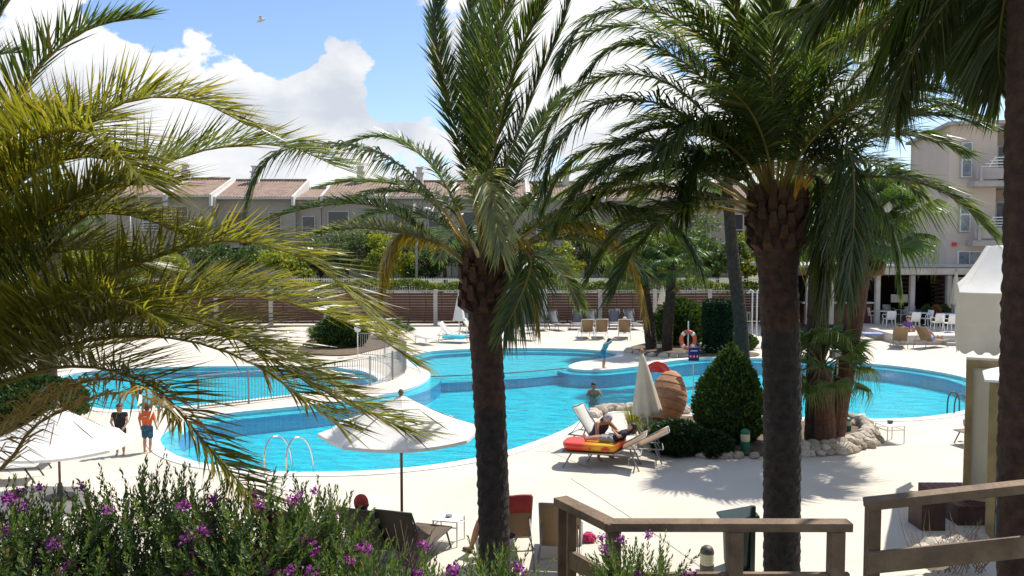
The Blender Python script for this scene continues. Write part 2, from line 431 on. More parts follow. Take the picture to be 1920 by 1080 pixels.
def thing(name, loc, label, cat, group=None, rz=0.0):
    o = bpy.data.objects.new(name, None); C.objects.link(o)
    o.empty_display_size = .2; o.location = loc; o.rotation_euler = (0, 0, rz)
    return tag(o, label, cat, group)
def dup(root, loc, rz, label=None, group=None):
    def cp(o, par):
        c = o.copy(); C.objects.link(c); c.parent = par
        for ch in list(o.children): cp(ch, c)
        return c
    kids = list(root.children)
    r = root.copy(); C.objects.link(r); r.location = loc; r.rotation_euler = (0, 0, rz)
    for ch in kids: cp(ch, r)
    if label: r['label'] = label
    if group: r['group'] = group
    return r
def inst(name, me, m, parent, loc=(0, 0, 0), rot=(0, 0, 0), sc=(1, 1, 1)):
    o = bpy.data.objects.new(name, me); C.objects.link(o)
    if m is not None and not me.materials: me.materials.append(MATS[m])
    o.parent = parent; o.location = loc; o.rotation_euler = rot; o.scale = sc
    return o
def crom(pts, n):
    """smooth curve through points, n samples evenly along its length"""
    p = [V(q) for q in pts]; p = [p[0] * 2 - p[1]] + p + [p[-1] * 2 - p[-2]]
    out = []
    for i in range(1, len(p) - 2):
        for k in range(10):
            t = k / 10; a, b, c, d = p[i - 1:i + 3]
            out.append(.5 * ((2 * b) + (c - a) * t + (2 * a - 5 * b + 4 * c - d) * t * t + (3 * b - a - 3 * c + d) * t ** 3))
    out.append(p[-2])
    s = [0]
    for i in range(1, len(out)): s.append(s[-1] + (out[i] - out[i - 1]).length)
    res = []; j = 0
    for k in range(n):
        q = s[-1] * k / (n - 1)
        while j < len(s) - 2 and s[j + 1] < q: j += 1
        t = (q - s[j]) / max(1e-9, s[j + 1] - s[j]); res.append(out[j].lerp(out[j + 1], min(1, max(0, t))))
    return res
def closed(pts, n):
    p = [V(q) for q in pts]; m = len(p); out = []
    for i in range(m):
        a, b, c, d = p[i - 1], p[i], p[(i + 1) % m], p[(i + 2) % m]
        for k in range(n):
            t = k / n
            out.append(.5 * ((2 * b) + (c - a) * t + (2 * a - 5 * b + 4 * c - d) * t * t + (3 * b - a - 3 * c + d) * t ** 3))
    return out
def area(poly): return .5 * sum(poly[i - 1].x * poly[i].y - poly[i].x * poly[i - 1].y for i in range(len(poly)))
def inset(poly, w):
    s = 1 if area(poly) > 0 else -1; n = len(poly); out = []
    for i in range(n):
        t = (poly[(i + 1) % n] - poly[i - 1]); t.z = 0; t.normalize()
        out.append(poly[i] + V((-t.y, t.x, 0)) * (w * s))
    return out
def at_z(poly, z): return [V((p.x, p.y, z)) for p in poly]
# ------------------------------------------------------------------ the ground, deck and pools
def struct(o): o['kind'] = 'structure'; return o
g = MB()
xs = [-700, -250, 250, 700]
rows = [(-80, 2.9), (3.2, 2.75), (5.6, 2.1), (9.0, .75), (11.5, .03), (11.6, -1.2), (55.4, -1.2), (55.5, 1.45), (75, 1.9), (2000, 3.0)]
for y, z in rows: g.v += [(x, y, z) for x in xs]; g.c += [(1, 1, 1)] * 4
for i in range(len(rows) - 1):
    for k in range(3): g.f.append((i * 4 + k, i * 4 + k + 1, i * 4 + 5 + k, i * 4 + 4 + k))
struct(g.build('ground', 'ground'))

POOL_PX = [(300,822),(318,848),(375,868),(460,880),(560,886),(680,884),(790,875),(890,860),(960,843),(1020,822),(1065,803),(1095,785),(1120,773),
 (1200,768),(1310,774),(1450,781),(1600,786),(1710,784),(1800,772),(1850,750),(1850,728),(1800,706),(1700,689),(1600,680),(1480,674),(1360,671),
 (1290,674),(1240,680),(1190,688),(1130,694),(1082,693),(1066,688),(1082,680),(1120,674),(1152,668),(1150,661),(1090,655),(1000,653),(900,654),
 (810,659),(765,670),(775,684),(800,694),(806,706),(785,722),(740,736),(680,747),(600,758),(520,766),(440,774),(370,785),(320,802)]
KID_PX = [(95,728),(120,704),(250,691),(450,687),(640,690),(705,708),(690,722),(600,735),(500,746),(400,757),(300,766),(200,768),(120,752)]
pool = closed([P(*q) for q in POOL_PX], 5)
kid = closed([P(*q) for q in KID_PX], 6)
def fill(mb, loops, z):
    vs = [p for l in loops for p in l]
    tri = tessellate_polygon([[V((p.x, p.y, 0)) for p in l] for l in loops])
    mb.add([V((p.x, p.y, z)) for p in vs], [tuple(t) for t in tri])
def up(ob):                                   # make a flat sheet face the sky
    me = ob.data; bm = bmesh.new(); bm.from_mesh(me)
    bad = [f for f in bm.faces if f.normal.z < 0]
    bmesh.ops.reverse_faces(bm, faces=bad); bm.to_mesh(me); bm.free(); return ob
cop_w = .34
outer = inset(pool, -cop_w); outer_k = inset(kid, -cop_w)
dk = MB(); fill(dk, [[V((-250, 11.5, 0)), V((250, 11.5, 0)), V((250, 55.4, 0)), V((-250, 55.4, 0))], outer, outer_k], 0.0)
deck = struct(up(dk.build('pool_deck', 'deck')))
def ring(mb, a, b, za, zb):
    n = len(a); mb.add(at_z(a, za) + at_z(b, zb), [(i, (i + 1) % n, n + (i + 1) % n, n + i) for i in range(n)])
for poly, out in ((pool, outer), (kid, outer_k)):
    c = MB(); ring(c, out, out, -.02, .018); ring(c, out, poly, .018, .018); ring(c, poly, poly, .018, -.05)
    struct(c.build('pool_coping', 'coping'))
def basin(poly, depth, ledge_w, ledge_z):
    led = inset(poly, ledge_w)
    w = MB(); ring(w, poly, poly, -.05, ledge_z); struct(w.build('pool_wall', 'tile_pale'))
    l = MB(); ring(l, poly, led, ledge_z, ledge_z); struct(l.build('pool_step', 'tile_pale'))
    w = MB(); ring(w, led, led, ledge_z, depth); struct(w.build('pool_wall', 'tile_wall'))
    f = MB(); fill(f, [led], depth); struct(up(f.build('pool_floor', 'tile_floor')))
basin(pool, -.62, .42, -.13)
basin(kid, -.38, .3, -.16)
# shelf of the shallow bay at the back of the pool, its edge marked by a rope
shelf_px = [(812,706),(900,702),(985,697),(1064,690),(1086,681),(1124,674.5),(1140,668),(1138,662),(1085,657),(1000,655.4),(900,656.4),(815,661.4),(778,671),(786,684),(808,695)]
sh = MB(); sh.prism([P(*q) for q in closed([V((a, b, 0)) for a, b in shelf_px], 3)] if False else [P(a, b) for a, b in shelf_px], -.615, -.27)
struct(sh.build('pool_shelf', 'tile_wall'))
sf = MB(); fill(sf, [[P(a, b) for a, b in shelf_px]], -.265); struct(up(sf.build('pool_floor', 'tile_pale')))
for poly in (pool, kid):
    wv = MB(); fill(wv, [inset(poly, .002)], -.065); struct(up(wv.build('water', 'water')))
rp = MB(); rp.tube(crom([P(808,706,-.05), P(900,702,-.05), P(985,697,-.05), P(1064,690,-.05)], 24), .02, 6)
tag(rp.build('lane_rope', 'rope', smooth=True), 'thin dark rope floating across the pool at the edge of the pale shallow bay', 'rope')
# joints sawn in the deck
for a, b in (((1028,846),(1110,880)), ((1070,897),(1200,982)), ((1205,985),(1330,1075)), ((1004,846),(1028,846)), ((60,930),(330,880))):
    A, B = P(*a), P(*b); j = MB(); j.beam(A + V((0, 0, .002)), B + V((0, 0, .002)), .018, .004); j.build('deck_joint', 'joint', deck)

# raised terrace with steps on the right
t = MB(); tx0 = P(1618, 628).x
t.box((tx0 + 25, 48.35, .225), (50, 14, .45)); struct(t.build('raised_terrace', 'deck'))
for k in range(2):
    t = MB(); t.box((26, 41.35 - .36 * (1.5 - k) + .18 , .075 * (k + 1)), (10, .36, .15 * (k + 1))); struct(t.build('terrace_step', 'concrete'))

# planting beds
def bed(px, h=.06):
    m = MB(); m.prism(closed([P(*q) for q in px], 4), .0, h); return struct(m.build('planting_bed', 'earth'))
ISL = [(1196,800),(1228,845),(1310,853),(1440,856),(1545,851),(1605,842),(1634,826),(1622,806),(1590,797),(1480,792),(1340,786),(1230,782)]
bed(ISL)
bed([(1178,660),(1230,668),(1330,668),(1400,671),(1420,664),(1330,655),(1230,648),(1190,650)])
bed([(560,660),(640,668),(690,660),(740,645),(700,630),(600,632)])
# border of rough stones round the island
def stone_mesh(seed):
    rnd = random.Random(seed); bm = bmesh.new(); bmesh.ops.create_icosphere(bm, subdivisions=2, radius=.5)
    for v in bm.verts: v.co *= 1 + rnd.uniform(-.13, .13); 
    for v in bm.verts: v.co.z = max(v.co.z, -.3)
    me = bpy.data.meshes.new('stone'); bm.to_mesh(me); bm.free(); me.materials.append(MATS['stone_pale' if seed % 2 else 'stone']); return me
STONES = [stone_mesh(k) for k in range(6)]
def stones(label, pts, step, size, rows=1, pile=0):
    c = crom(pts, 60); L = sum((c[i + 1] - c[i]).length for i in range(59)); n = int(L / step)
    root = thing('stone_border', c[0], label, 'border')
    rnd = random.Random(5)
    for r in range(rows):
        for k in range(n):
            p = c[min(59, int(59 * (k + .5 * (r % 2)) / n))] + V((rnd.uniform(-.04, .04), .16 * r + rnd.uniform(-.04, .04), .05 + r * pile))
            s = size * rnd.uniform(.75, 1.2)
            inst('stone', rnd.choice(STONES), None, root, p - c[0], (rnd.uniform(-.3, .3), rnd.uniform(-.3, .3), rnd.uniform(0, 6)), (s * 1.35, s, s * .75))
    return root
stones('row of pale rough stones edging the bed below the round conifer', [P(1215,845), P(1300,856), P(1445,859)], .30, .30)
stones('heap of rough stones round the feet of the leaning palms', [P(1505,855), P(1560,853), P(1608,845), P(1638,828), P(1625,806), P(1588,797)], .24, .30, 3, .08)
stones('pale rock edging at the pool rim beside the tipped clay jar', [P(1112,782), P(1140,772), P(1190,770), P(1300,776)], .3, .34, 2, .04)
stones('low stones edging the bed under the two slim palms', [P(1180,661), P(1230,669), P(1330,669)], .5, .42)

# ------------------------------------------------------------------ slatted wooden fence behind the far loungers
FY = 51.0
fx = [(-34.2 + 3.29 * k) for k in range(16)]
fen = thing('slat_fence', (fx[0], FY, 0), 'long brown slatted wooden fence with pale posts behind the far sun loungers', 'fence')
slat = MB(); slat.box((0, 0, 0), (3.1, .03, .132)); slat_me = slat.fixed('slat'); slat_me.materials.append(MATS['wood_fence'])
post = MB(); post.box((0, 0, 1.06), (.24, .24, 2.12)); post_me = post.fixed('post'); post_me.materials.append(MATS['concrete'])
rail = MB(); rail.box((0, 0, 0), (3.0, .1, .07)); rail_me = rail.fixed('top_rail'); rail_me.materials.append(MATS['grey_metal'])
for k, x in enumerate(fx):
    inst('post', post_me, None, fen, (x - fx[0], 0, 0))
    if k < len(fx) - 1:
        z = .16
        for i in range(12):
            inst('slat', slat_me, None, fen, (x - fx[0] + 1.645, -.03 + random.uniform(-.012, .012), z), (0, random.uniform(-.004, .004), 0))
            z += .142 + (.022 if i > 5 else .004)
        inst('top_rail', rail_me, None, fen, (x - fx[0] + 1.645, -.04, 2.06))
# white railing of the road behind
root = thing('picket_railing', (-36, 55.8, 1.45), 'white metal picket railing above the clipped hedge in front of the villas', 'railing')
m = MB()
for k in range(int(58 / .16)): m.box((k * .16, 0, .6), (.035, .02, 1.15))
tag(m.build('pickets', 'white_paint', root), kind='stuff')
for z in (.2, 1.08):
    m = MB(); m.box((29, .0, z), (58, .05, .05)); m.build('rail', 'white_paint', root)

# ------------------------------------------------------------------ leaves helper
def rnd_unit(rs): 
    v = rs.normal(size=3); return v / np.linalg.norm(v)
def units(rs, n):
    v = rs.normal(size=(n, 3)); return v / np.linalg.norm(v, axis=1)[:, None]
def leaves(rs, p, a, s, cols, k=(.5, .5, .3), var=(.7, 1.25)):
    a = a / np.linalg.norm(a, axis=1)[:, None]; w = np.cross(a, units(rs, len(p))); w /= np.maximum(1e-6, np.linalg.norm(w, axis=1))[:, None]
    s = s[:, None]; cc = np.array(cols)[rs.randint(len(cols), size=len(p))] * rs.uniform(var[0], var[1], len(p))[:, None]
    return np.stack([p - a * s * k[0], p + w * s * k[2], p + a * s * k[1], p - w * s * k[2]], axis=1), cc
def leaf_cloud(mb, blobs, n, size, cols, rs, shell=.55):
    """n leaf-sized rhombs spread through ellipsoids [(centre, radii)]"""
    vol = np.array([b[1][0] * b[1][1] * b[1][2] for b in blobs]) ** .75; vol /= vol.sum()
    for b, q in zip(blobs, (vol * n).astype(int)):
        c = np.array(b[0]); rr = np.array(b[1]); u = units(rs, q)
        rad = rs.uniform(shell, 1.0, q) ** .6 * rs.uniform(.86, 1.1, q)
        p = c + u * rr * rad[:, None]
        a = units(rs, q) + u * .5 + np.array([0, 0, .1])
        mb.quads(*leaves(rs, p, a, size * rs.uniform(.6, 1.3, q), cols, (.5, .55, .3)))
def tree(name, label, base, h, r, cols, seed, n=3400, size=.24, group=None, crown_h=.84, bark='bark_tree', cat='tree'):
    rs = np.random.RandomState(seed); base = V(base)
    root = thing(name, base, label, cat, group)
    m = MB(); top = V((rs.uniform(-.2, .2), rs.uniform(-.2, .2), h * .62))
    m.tube(crom([(0, 0, -.1), (rs.uniform(-.1, .1), 0, h * .25), top], 8), [.16 * h / 4 * (1 - .09 * i) for i in range(8)], 8)
    blobs = []
    for k in range(15):
        a = k * 2.4 + rs.uniform(-.4, .4); q = rs.uniform(.2, 1.0) * r
        c = V((math.cos(a) * q, math.sin(a) * q, h * (1 - crown_h) + h * crown_h * rs.uniform(.12, .86)))
        m.tube(crom([top * .75, top.lerp(c, .5) + V((0, 0, .1)), c], 6), [.06 * h / 4 * (1 - .14 * i) for i in range(6)], 5)
        s = r * rs.uniform(.24, .5); blobs.append((c, (s, s, s * rs.uniform(.6, .85))))
    m.build('trunk', bark, root, smooth=True)
    lb = MB(); leaf_cloud(lb, blobs, n, size, cols, rs, .2); lb.build('crown', 'tree_leaf', root)
    return root
YG = [(0.20, 0.24, 0.03), (0.27, 0.27, 0.03), (0.13, 0.19, 0.03)]
GG = [(0.10, 0.14, 0.07), (0.13, 0.17, 0.10), (0.07, 0.11, 0.05)]
DG = [(0.045, 0.09, 0.025), (0.07, 0.12, 0.03), (0.03, 0.06, 0.02)]
def gz(y): return 1.45 + .45 * (y - 55.5) / 19.5
for (px, y, h, r, cols, lab) in (
    (150, 63, 4.6, 2.4, YG, 'yellow-green tree half hidden by fronds at the far left of the villas'),
    (235, 61, 3.6, 1.9, YG, 'bright yellow-green bush tree below the balcony of the leftmost villa'),
    (318, 60, 3.1, 1.6, YG, 'low yellow-green tree right of the grey lamp post, below the twin-roof villas'),
    (372, 68, 5.2, 2.0, GG, 'grey-green tree below the roof with the tall square chimney'),
    (470, 67, 5.0, 2.5, GG, 'grey-green olive tree under the drooping frond tip'),
    (545, 60, 3.0, 2.0, YG, 'yellow-green tree seen just above the curve of the long near frond'),
    (650, 68, 5.3, 2.6, GG, 'pale olive tree in front of the villa gap'),
    (735, 61, 4.0, 2.0, YG, 'yellow tree beside the slim grey lamp post left of the central palm'),
    (835, 66, 5.0, 2.4, GG, 'grey-green tree behind the left fronds of the central palm'),
    (1045, 61, 3.8, 1.9, YG, 'yellow-green tree right of the central palm trunk behind the hedge'),
    (1100, 66, 5.0, 2.3, DG, 'dark green tree behind the fan palms on the promontory'),
    (1180, 62, 4.0, 2.0, YG, 'yellow-green tree left of the two slim fan palms'),
    (1290, 64, 5.6, 2.8, GG, 'large grey-green tree above the round clipped shrub'),
    (1400, 62, 4.6, 2.1, YG, 'yellow-green tree beside the dark leaning palm trunk'),
    (1500, 60, 4.4, 2.0, YG, 'yellow-green tree between the big right palm and the brown pergola'),
    (1580, 66, 5.0, 2.4, DG, 'dark green tree above the pergola roof'),
    (425, 62, 3.4, 2.2, DG, 'dark rounded tree under the villas right of the tall chimney'),
    (600, 63, 3.8, 2.3, DG, 'dark tree left of the yellow tree and street lamp'),
    (690, 63, 4.6, 2.0, GG, 'grey-green tree touching the yellow tree on its left'),
    (800, 62, 3.2, 2.0, DG, 'low dark tree just right of the street lamp'),
    (900, 63, 4.4, 2.5, DG, 'dark tree behind the trunk top of the central palm'),
    (985, 64, 4.0, 2.2, GG, 'grey-green tree right behind the central palm crown'),
    (1235, 60, 4.4, 2.2, YG, 'yellow-green tree behind the two slim fan palms'),
    (1345, 60, 3.8, 2.0, DG, 'dark tree behind the square hedge column'),
    (1450, 61, 4.4, 2.2, YG, 'yellow-green tree hidden behind the big right trunk'),
    (60, 60, 4.0, 2.5, DG, 'dark tree at the far left behind the near fronds')):
    x = (px - 960) / F * y
    tree('leafy_tree', lab, (x, y, gz(y) - .05), h, r, cols, px, group='trees in front of the villas')
# clipped hedge behind the slat fence
hd = thing('clipped_hedge', (-10, 53.4, 0), 'long clipped green hedge rising above the brown slatted fence', 'hedge')
rs = np.random.RandomState(3); m = MB()
q = 17000; x = rs.uniform(-26, 26, q); z = np.maximum(.1, 2.52 + .12 * np.sin(x * .7) + .1 * np.sin(x * 2.1) - abs(rs.normal(size=q)) * .28)
m.quads(*leaves(rs, np.stack([x, rs.uniform(-.5, .5, q), z], 1), units(rs, q) + np.array([0, 0, .3]), rs.uniform(.12, .26, q), [(0.10, 0.15, 0.03), (0.15, 0.19, 0.035), (0.06, 0.10, 0.02)], (.5, .5, .3), (1, 1.001)))
m.build('foliage', 'tree_leaf', hd)
m = MB()
for k in range(52): m.tube([(-25.5 + k, 0, 0), (-25.4 + k, .05, 1.0), (-25.5 + k, 0, 2.2)], [.05, .04, .02], 5)
m.build('stems', 'bark_tree', hd)
rw = thing('retaining_wall', (-10, 55.3, 0), 'pale low retaining wall glimpsed through the fence gaps', 'wall')
m = MB(); m.box((0, 0, .72), (70, .2, 1.46)); m.build('wall_face', 'concrete', rw)
m = MB(); m.box((0, 0, 1.5), (70, .3, .1)); m.build('wall_cap', 'concrete', rw)

# ------------------------------------------------------------------ villas
def villa(px0, px1, yr, ye, d, label, chimney=None, wins=(), balcony=False, finL=True, finR=True):
    """terraced villa whose tiled roof falls towards the camera; px span and ridge/eave rows of the photo at distance d"""
    x0 = (px0 - 960) / F * d; x1 = (px1 - 960) / F * d; w = x1 - x0; z0 = gz(d)
    ze = PD(960, ye, d - .4).z; dr = 5.0; zr = PD(960, yr, d + dr).z
    root = thing('terraced_villa', ((x0 + x1) / 2, d, z0), label, 'house', 'row of tile-roofed villas behind the trees')
    hw = w / 2
    m = MB(); m.box((0, 4.5, (ze - z0) / 2 - .15), (w - .06, 9, ze - z0 + .2)); m.build('wall', 'villa_wall', root)
    # roof of ridged tiles
    n = max(24, int(w / .28) * 4); r = MB(); vs = []
    for i in range(n + 1):
        x = -hw + .2 + (w - .4) * i / n; b = .06 * abs(math.sin(math.pi * i / 4.0))
        vs += [V((x, -.45, ze - z0 + .06 + b)), V((x, dr, zr - z0 + .06 + b)), V((x, 10, ze - z0 - .4 + b))]
    r.add(vs, [(3 * i + q, 3 * i + 3 + q, 3 * i + 4 + q, 3 * i + 1 + q) for i in range(n) for q in (0, 1)])
    rf = r.build('roof', 'roof_tile', root)
    m = MB(); m.box((0, -.5, ze - z0 - .02), (w - .36, .1, .2)); m.build('gutter', 'villa_fin', root)
    m = MB(); m.tube([(-hw + .2, dr, zr - z0 + .13), (hw - .2, dr, zr - z0 + .13)], .16, 6); m.build('ridge', 'roof_tile', rf)
    for s, on in ((-1, finL), (1, finR)):
        if not on: continue
        a = V((s * (hw - .11), -.7, ze - z0 + .1)); b = V((s * (hw - .11), dr + .2, zr - z0 + .2))
        m = MB(); m.add([a + V((q, 0, 0)) for q in (-.1, .1)] + [b + V((q, 0, 0)) for q in (-.1, .1)] +
            [a + V((q, 0, -1.0)) for q in (-.1, .1)] + [b + V((q, 0, -1.9)) for q in (-.1, .1)],
            [(0, 1, 3, 2), (4, 6, 7, 5), (0, 4, 5, 1), (2, 3, 7, 6), (0, 2, 6, 4), (1, 5, 7, 3)])
        m.build('gable_fin', 'villa_fin', root)
    if chimney is not None:
        cx = (chimney - 960) / F * (d + 4.4) - (x0 + x1) / 2
        m = MB(); zc = zr - z0
        m.box((cx, 4.4, zc + .15), (.62, .62, 1.3)); c = m.build('chimney', 'villa_fin', root)
        m = MB(); m.box((cx, 4.4, zc + .86), (.85, .85, .12)); m.box((cx, 4.4, zc + 1.12), (.5, .5, .4)); m.box((cx, 4.4, zc + 1.37), (.7, .7, .1)); m.build('chimney_cap', 'villa_fin', c)
    for (fx_, fw, ztop, fh, kind) in wins:
        cx = -hw + w * fx_; zt = ze - z0 - ztop
        m = MB(); m.box((cx, -.06, zt - fh / 2), (fw + .16, .1, fh + .16)); wn = m.build('window', 'villa_fin', root)
        m = MB(); m.box((cx, -.11, zt - fh / 2), (fw, .04, fh)); m.build('pane', 'dark_window', wn)
        m = MB(); m.box((cx, -.135, zt - fh * .62), (fw, .03, .07)); m.build('glazing_bar', 'villa_fin', wn)
        if kind:
            m = MB()
            for q in range(4): m.box((cx, -.4, zt - fh - .05 + .22 * q), (fw + .3, .05, .05))
            for q in (-1, 1): m.box((cx + q * (fw / 2 + .15), -.4, zt - fh + .25), (.05, .05, .9))
            m.build('balcony_rail', 'white_paint', wn)
    return root
WN = [(.26, 1.7, 1.25, 1.9, 1), (.74, .95, 1.25, 2.2, 0), (.3, 1.6, 4.3, 1.8, 0), (.75, 1.0, 4.3, 1.8, 0)]
villa(108, 222, 340, 369, 74, 'tile-roofed villa at the far left, mostly hidden behind fronds', None, WN)
villa(222, 318, 337, 367, 74, 'villa with a balcony railing left of the tall square chimney', None, [(.70, 1.6, 1.0, 1.9, 1), (.4, 1.6, 4.3, 1.8, 0)])
villa(318, 404, 338, 367, 74, 'villa with the tall square chimney and slim upright window', 352, [(.30, .95, .95, 2.4, 0), (.7, .9, 4.3, 1.8, 0)])
villa(407, 556, 341, 371, 74.5, 'villa right of the tall chimney, its roof cut by a drooping frond', 482, WN)
villa(556, 604, 356, 372, 75, 'narrow lower villa link between two taller roofs', None, [(.5, 1.0, 1.6, 1.6, 0)], finL=False, finR=False)
villa(604, 725, 341, 370, 75, 'villa with a chimney in the gap left of the central palm', 678, WN, finR=False)
villa(725, 846, 343, 370, 75.3, 'villa with a chimney directly behind the left fronds of the central palm', 788, WN)
villa(846, 990, 343, 371, 75.5, 'villa behind the crown of the central palm', 905, WN)
villa(990, 1130, 345, 372, 76, 'villa with dark windows right of the central palm crown', 1060, WN)
villa(1130, 1270, 347, 374, 76.5, 'villa behind the left fronds of the big right palm', 1200, WN)
villa(1270, 1420, 348, 376, 77, 'villa at the right end of the row beside the dark palm trunk', 1350, WN)
# lamp posts on the road
for px, lab in ((246, 'slim grey street lamp in front of the leftmost villas'), (781, 'slim grey street lamp beside the yellow tree left of the central palm')):
    y = 59; root = thing('street_lamp', ((px - 960) / F * y, y, gz(y)), lab, 'street lamp', 'street lamps on the road')
    m = MB(); m.tube([(0, 0, 0), (0, 0, 3), (0, 0, 5.6)], [.1, .08, .06], 8); m.build('pole', 'grey_metal', root, smooth=True)
    m = MB(); m.tube(crom([(0, 0, 5.5), (.2, 0, 5.8), (.7, 0, 5.85)], 6), .04, 6); m.build('arm', 'grey_metal', root)
    m = MB(); m.lathe([(.05, 5.84), (.22, 5.78), (.25, 5.7), (.12, 5.64)], (.75, 0, 0), 12); m.build('lantern', 'white_paint', root)

# ------------------------------------------------------------------ hotel wing on the right
HD = 50.0
hx = (1775 - 960) / F * HD
hot = thing('hotel_building', (hx, HD, 0), 'beige hotel wing with stepped balconies behind the white tent', 'building')
hot.rotation_euler = (0, 0, R(-13))
ztop = PD(1775, 236, HD).z
z_up, z_lo = PD(1800, 330, HD).z, PD(1800, 438, HD).z    # balcony slab levels
bw = 2.5
m = MB(); m.box((bw / 2, 5, ztop / 2), (bw, 10, ztop)); m.build('wall', 'hotel_wall', hot)
m = MB(); m.box((bw + 9, 7.2, ztop / 2 - .05), (18, 9, ztop - .1)); m.build('recessed_wall', 'hotel_wall', hot)
m = MB(); m.box((bw / 2 + 9, 4.8, ztop + .08), (bw + 18.6, 11, .18)); m.build('roof_edge', 'hotel_trim', hot)
for zt in (PD(1790, 268, HD).z, PD(1790, 370, HD).z):
    m = MB(); m.box((.78, -.03, zt - 1.0), (.5, .1, 2.1)); wn = m.build('window', 'hotel_trim', hot)
    m = MB(); m.box((.9, -.09, zt - 1.0), (.56, .05, 2.02)); f_ = m.build('frame', 'white_paint', wn)
    for q, (zz, hh) in enumerate(((zt - .5, .92), (zt - 1.5, .9))):
        m = MB(); m.box((.9, -.13, zz), (.44, .04, hh)); m.build('pane', 'curtain', wn)
for zb in (z_up, z_lo):
    m = MB(); m.box((bw + 2.6, .6, zb - .55), (8.2, 4.0, .32)); sl = m.build('balcony_slab', 'hotel_trim', hot)
    m = MB(); m.box((bw + 2.6, -1.3, zb + .02), (8.0, .14, .62)); m.build('parapet', 'hotel_trim', sl)
    for k in range(6):
        m = MB(); m.box((bw - 1.2 + 1.5 * k, -1.41, zb - .04), (.16, .16, .74)); m.build('bracket', 'hotel_trim', sl)
    for q in range(4):
        m = MB(); m.tube([(bw - 1.2 + .22 * q, -1.3 - .05 * q, zb + .42 + .16 * q), (bw + 6.4, -1.3 - .05 * q, zb + .42 + .16 * q)], .028, 6); m.build('rail', 'white_paint', sl)
    for k in range(6):
        m = MB(); m.tube([(bw - .8 + 1.3 * k, -1.3, zb + .3), (bw - .5 + 1.3 * k, -1.47, zb + .95)], .025, 5); m.build('rail_post', 'white_paint', sl)
    for k in range(2):
        m = MB(); m.box((bw + 1.7 + 3.6 * k, 2.66, zb + .8), (1.9, .1, 2.3)); dr_ = m.build('balcony_door', 'white_paint', hot)
        for s in (-1, 1):
            m = MB(); m.box((bw + 1.7 + 3.6 * k + s * .44, 2.6, zb + .8), (.78, .05, 2.14)); m.build('pane', 'curtain', dr_)
m = MB(); m.box((1.5, -.04, PD(1790, 488, HD).z), (1.9, .1, 1.1)); wn = m.build('window', 'white_paint', hot)
for s in (-1, 0, 1):
    m = MB(); m.box((1.5 + s * .6, -.1, PD(1790, 488, HD).z), (.54, .05, .98)); m.build('pane', 'curtain', wn)
m = MB(); m.tube([(.35, -.02, PD(1790, 458, HD).z), (.35, -.2, PD(1790, 458, HD).z)], .13, 10); m.build('alarm_bell', 'red_plastic', hot)
# lower block seen in the gap left of the hotel
blk = thing('roof_block', (38.5, 78, 1.9), 'pale distant flat-roofed block with roof vents left of the hotel wing', 'building')
z1 = PD(1700, 335, 80).z - 1.9
m = MB(); m.box((0, 4, z1 / 2), (9.5, 8, z1)); m.build('wall', 'villa_fin', blk)
for x in (-2.4, -.6):
    m = MB(); m.box((x, 2, z1 + .3), (1.4, 1.4, .7)); m.build('roof_vent', 'villa_fin', blk)
for k in range(3):
    for z in (z1 - 2.2, z1 - 5.2):
        m = MB(); m.box((-3 + 3 * k, -.05, z), (1.6, .1, 1.4)); m.build('window', 'dark_window', blk)

# ------------------------------------------------------------------ pergola bar
PY = 47.0
px0 = (1490 - 960) / F * PY; px1 = (1850 - 960) / F * PY
per = thing('pergola_bar', (px0, PY, .45), 'long low poolside bar with dark interior, pale columns and flat roof', 'building')
W = px1 - px0; zt = PD(1600, 497, PY).z - .45
m = MB(); m.box((W / 2, 3.2, zt - .1), (W + 1.2, 7, .2)); m.build('roof', 'concrete', per)
m = MB(); m.box((W / 2, -.28, zt - .34), (W + .9, .14, .42)); m.build('fascia', 'wood_red', per)
m = MB(); m.box((W * .72, -.5, zt - .33), (W * .55, .3, .34)); m.build('awning_box', 'concrete', per)
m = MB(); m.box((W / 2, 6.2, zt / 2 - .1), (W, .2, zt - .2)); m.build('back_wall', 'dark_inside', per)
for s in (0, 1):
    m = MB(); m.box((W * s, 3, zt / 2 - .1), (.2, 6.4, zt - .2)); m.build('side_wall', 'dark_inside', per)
for f_ in (.07, .19, .43, .61, .80):
    m = MB(); m.box((W * f_, -.1, zt / 2 - .12), (.24, .24, zt - .25)); m.build('column', 'concrete', per)
for f0, f1 in ((.20, .30), (.34, .42), (.66, .73), (.83, .9)):
    for k in range(9):
        m = MB(); m.box((W * (f0 + f1) / 2, 2.5, .5 + .24 * k), (W * (f1 - f0), .03, .12)); m.build('slat', 'wood_fence', per)
m = MB(); m.box((W * .25, .9, .55), (W * .36, .7, 1.1)); m.build('counter', 'wood_red', per)
m = MB(); m.box((W * .25, .9, 1.14), (W * .38, .9, .07)); m.build('counter_top', 'white_paint', per)
m = MB(); m.box((W * .9, -.05, 1.3), (W * .16, .1, 2.6)); wn = m.build('glass_wall', 'hotel_trim', per)
for k in range(3):
    m = MB(); m.box((W * .85 + W * .05 * k, -.12, 1.5), (W * .043, .04, 2.0)); m.build('pane', 'curtain', wn)
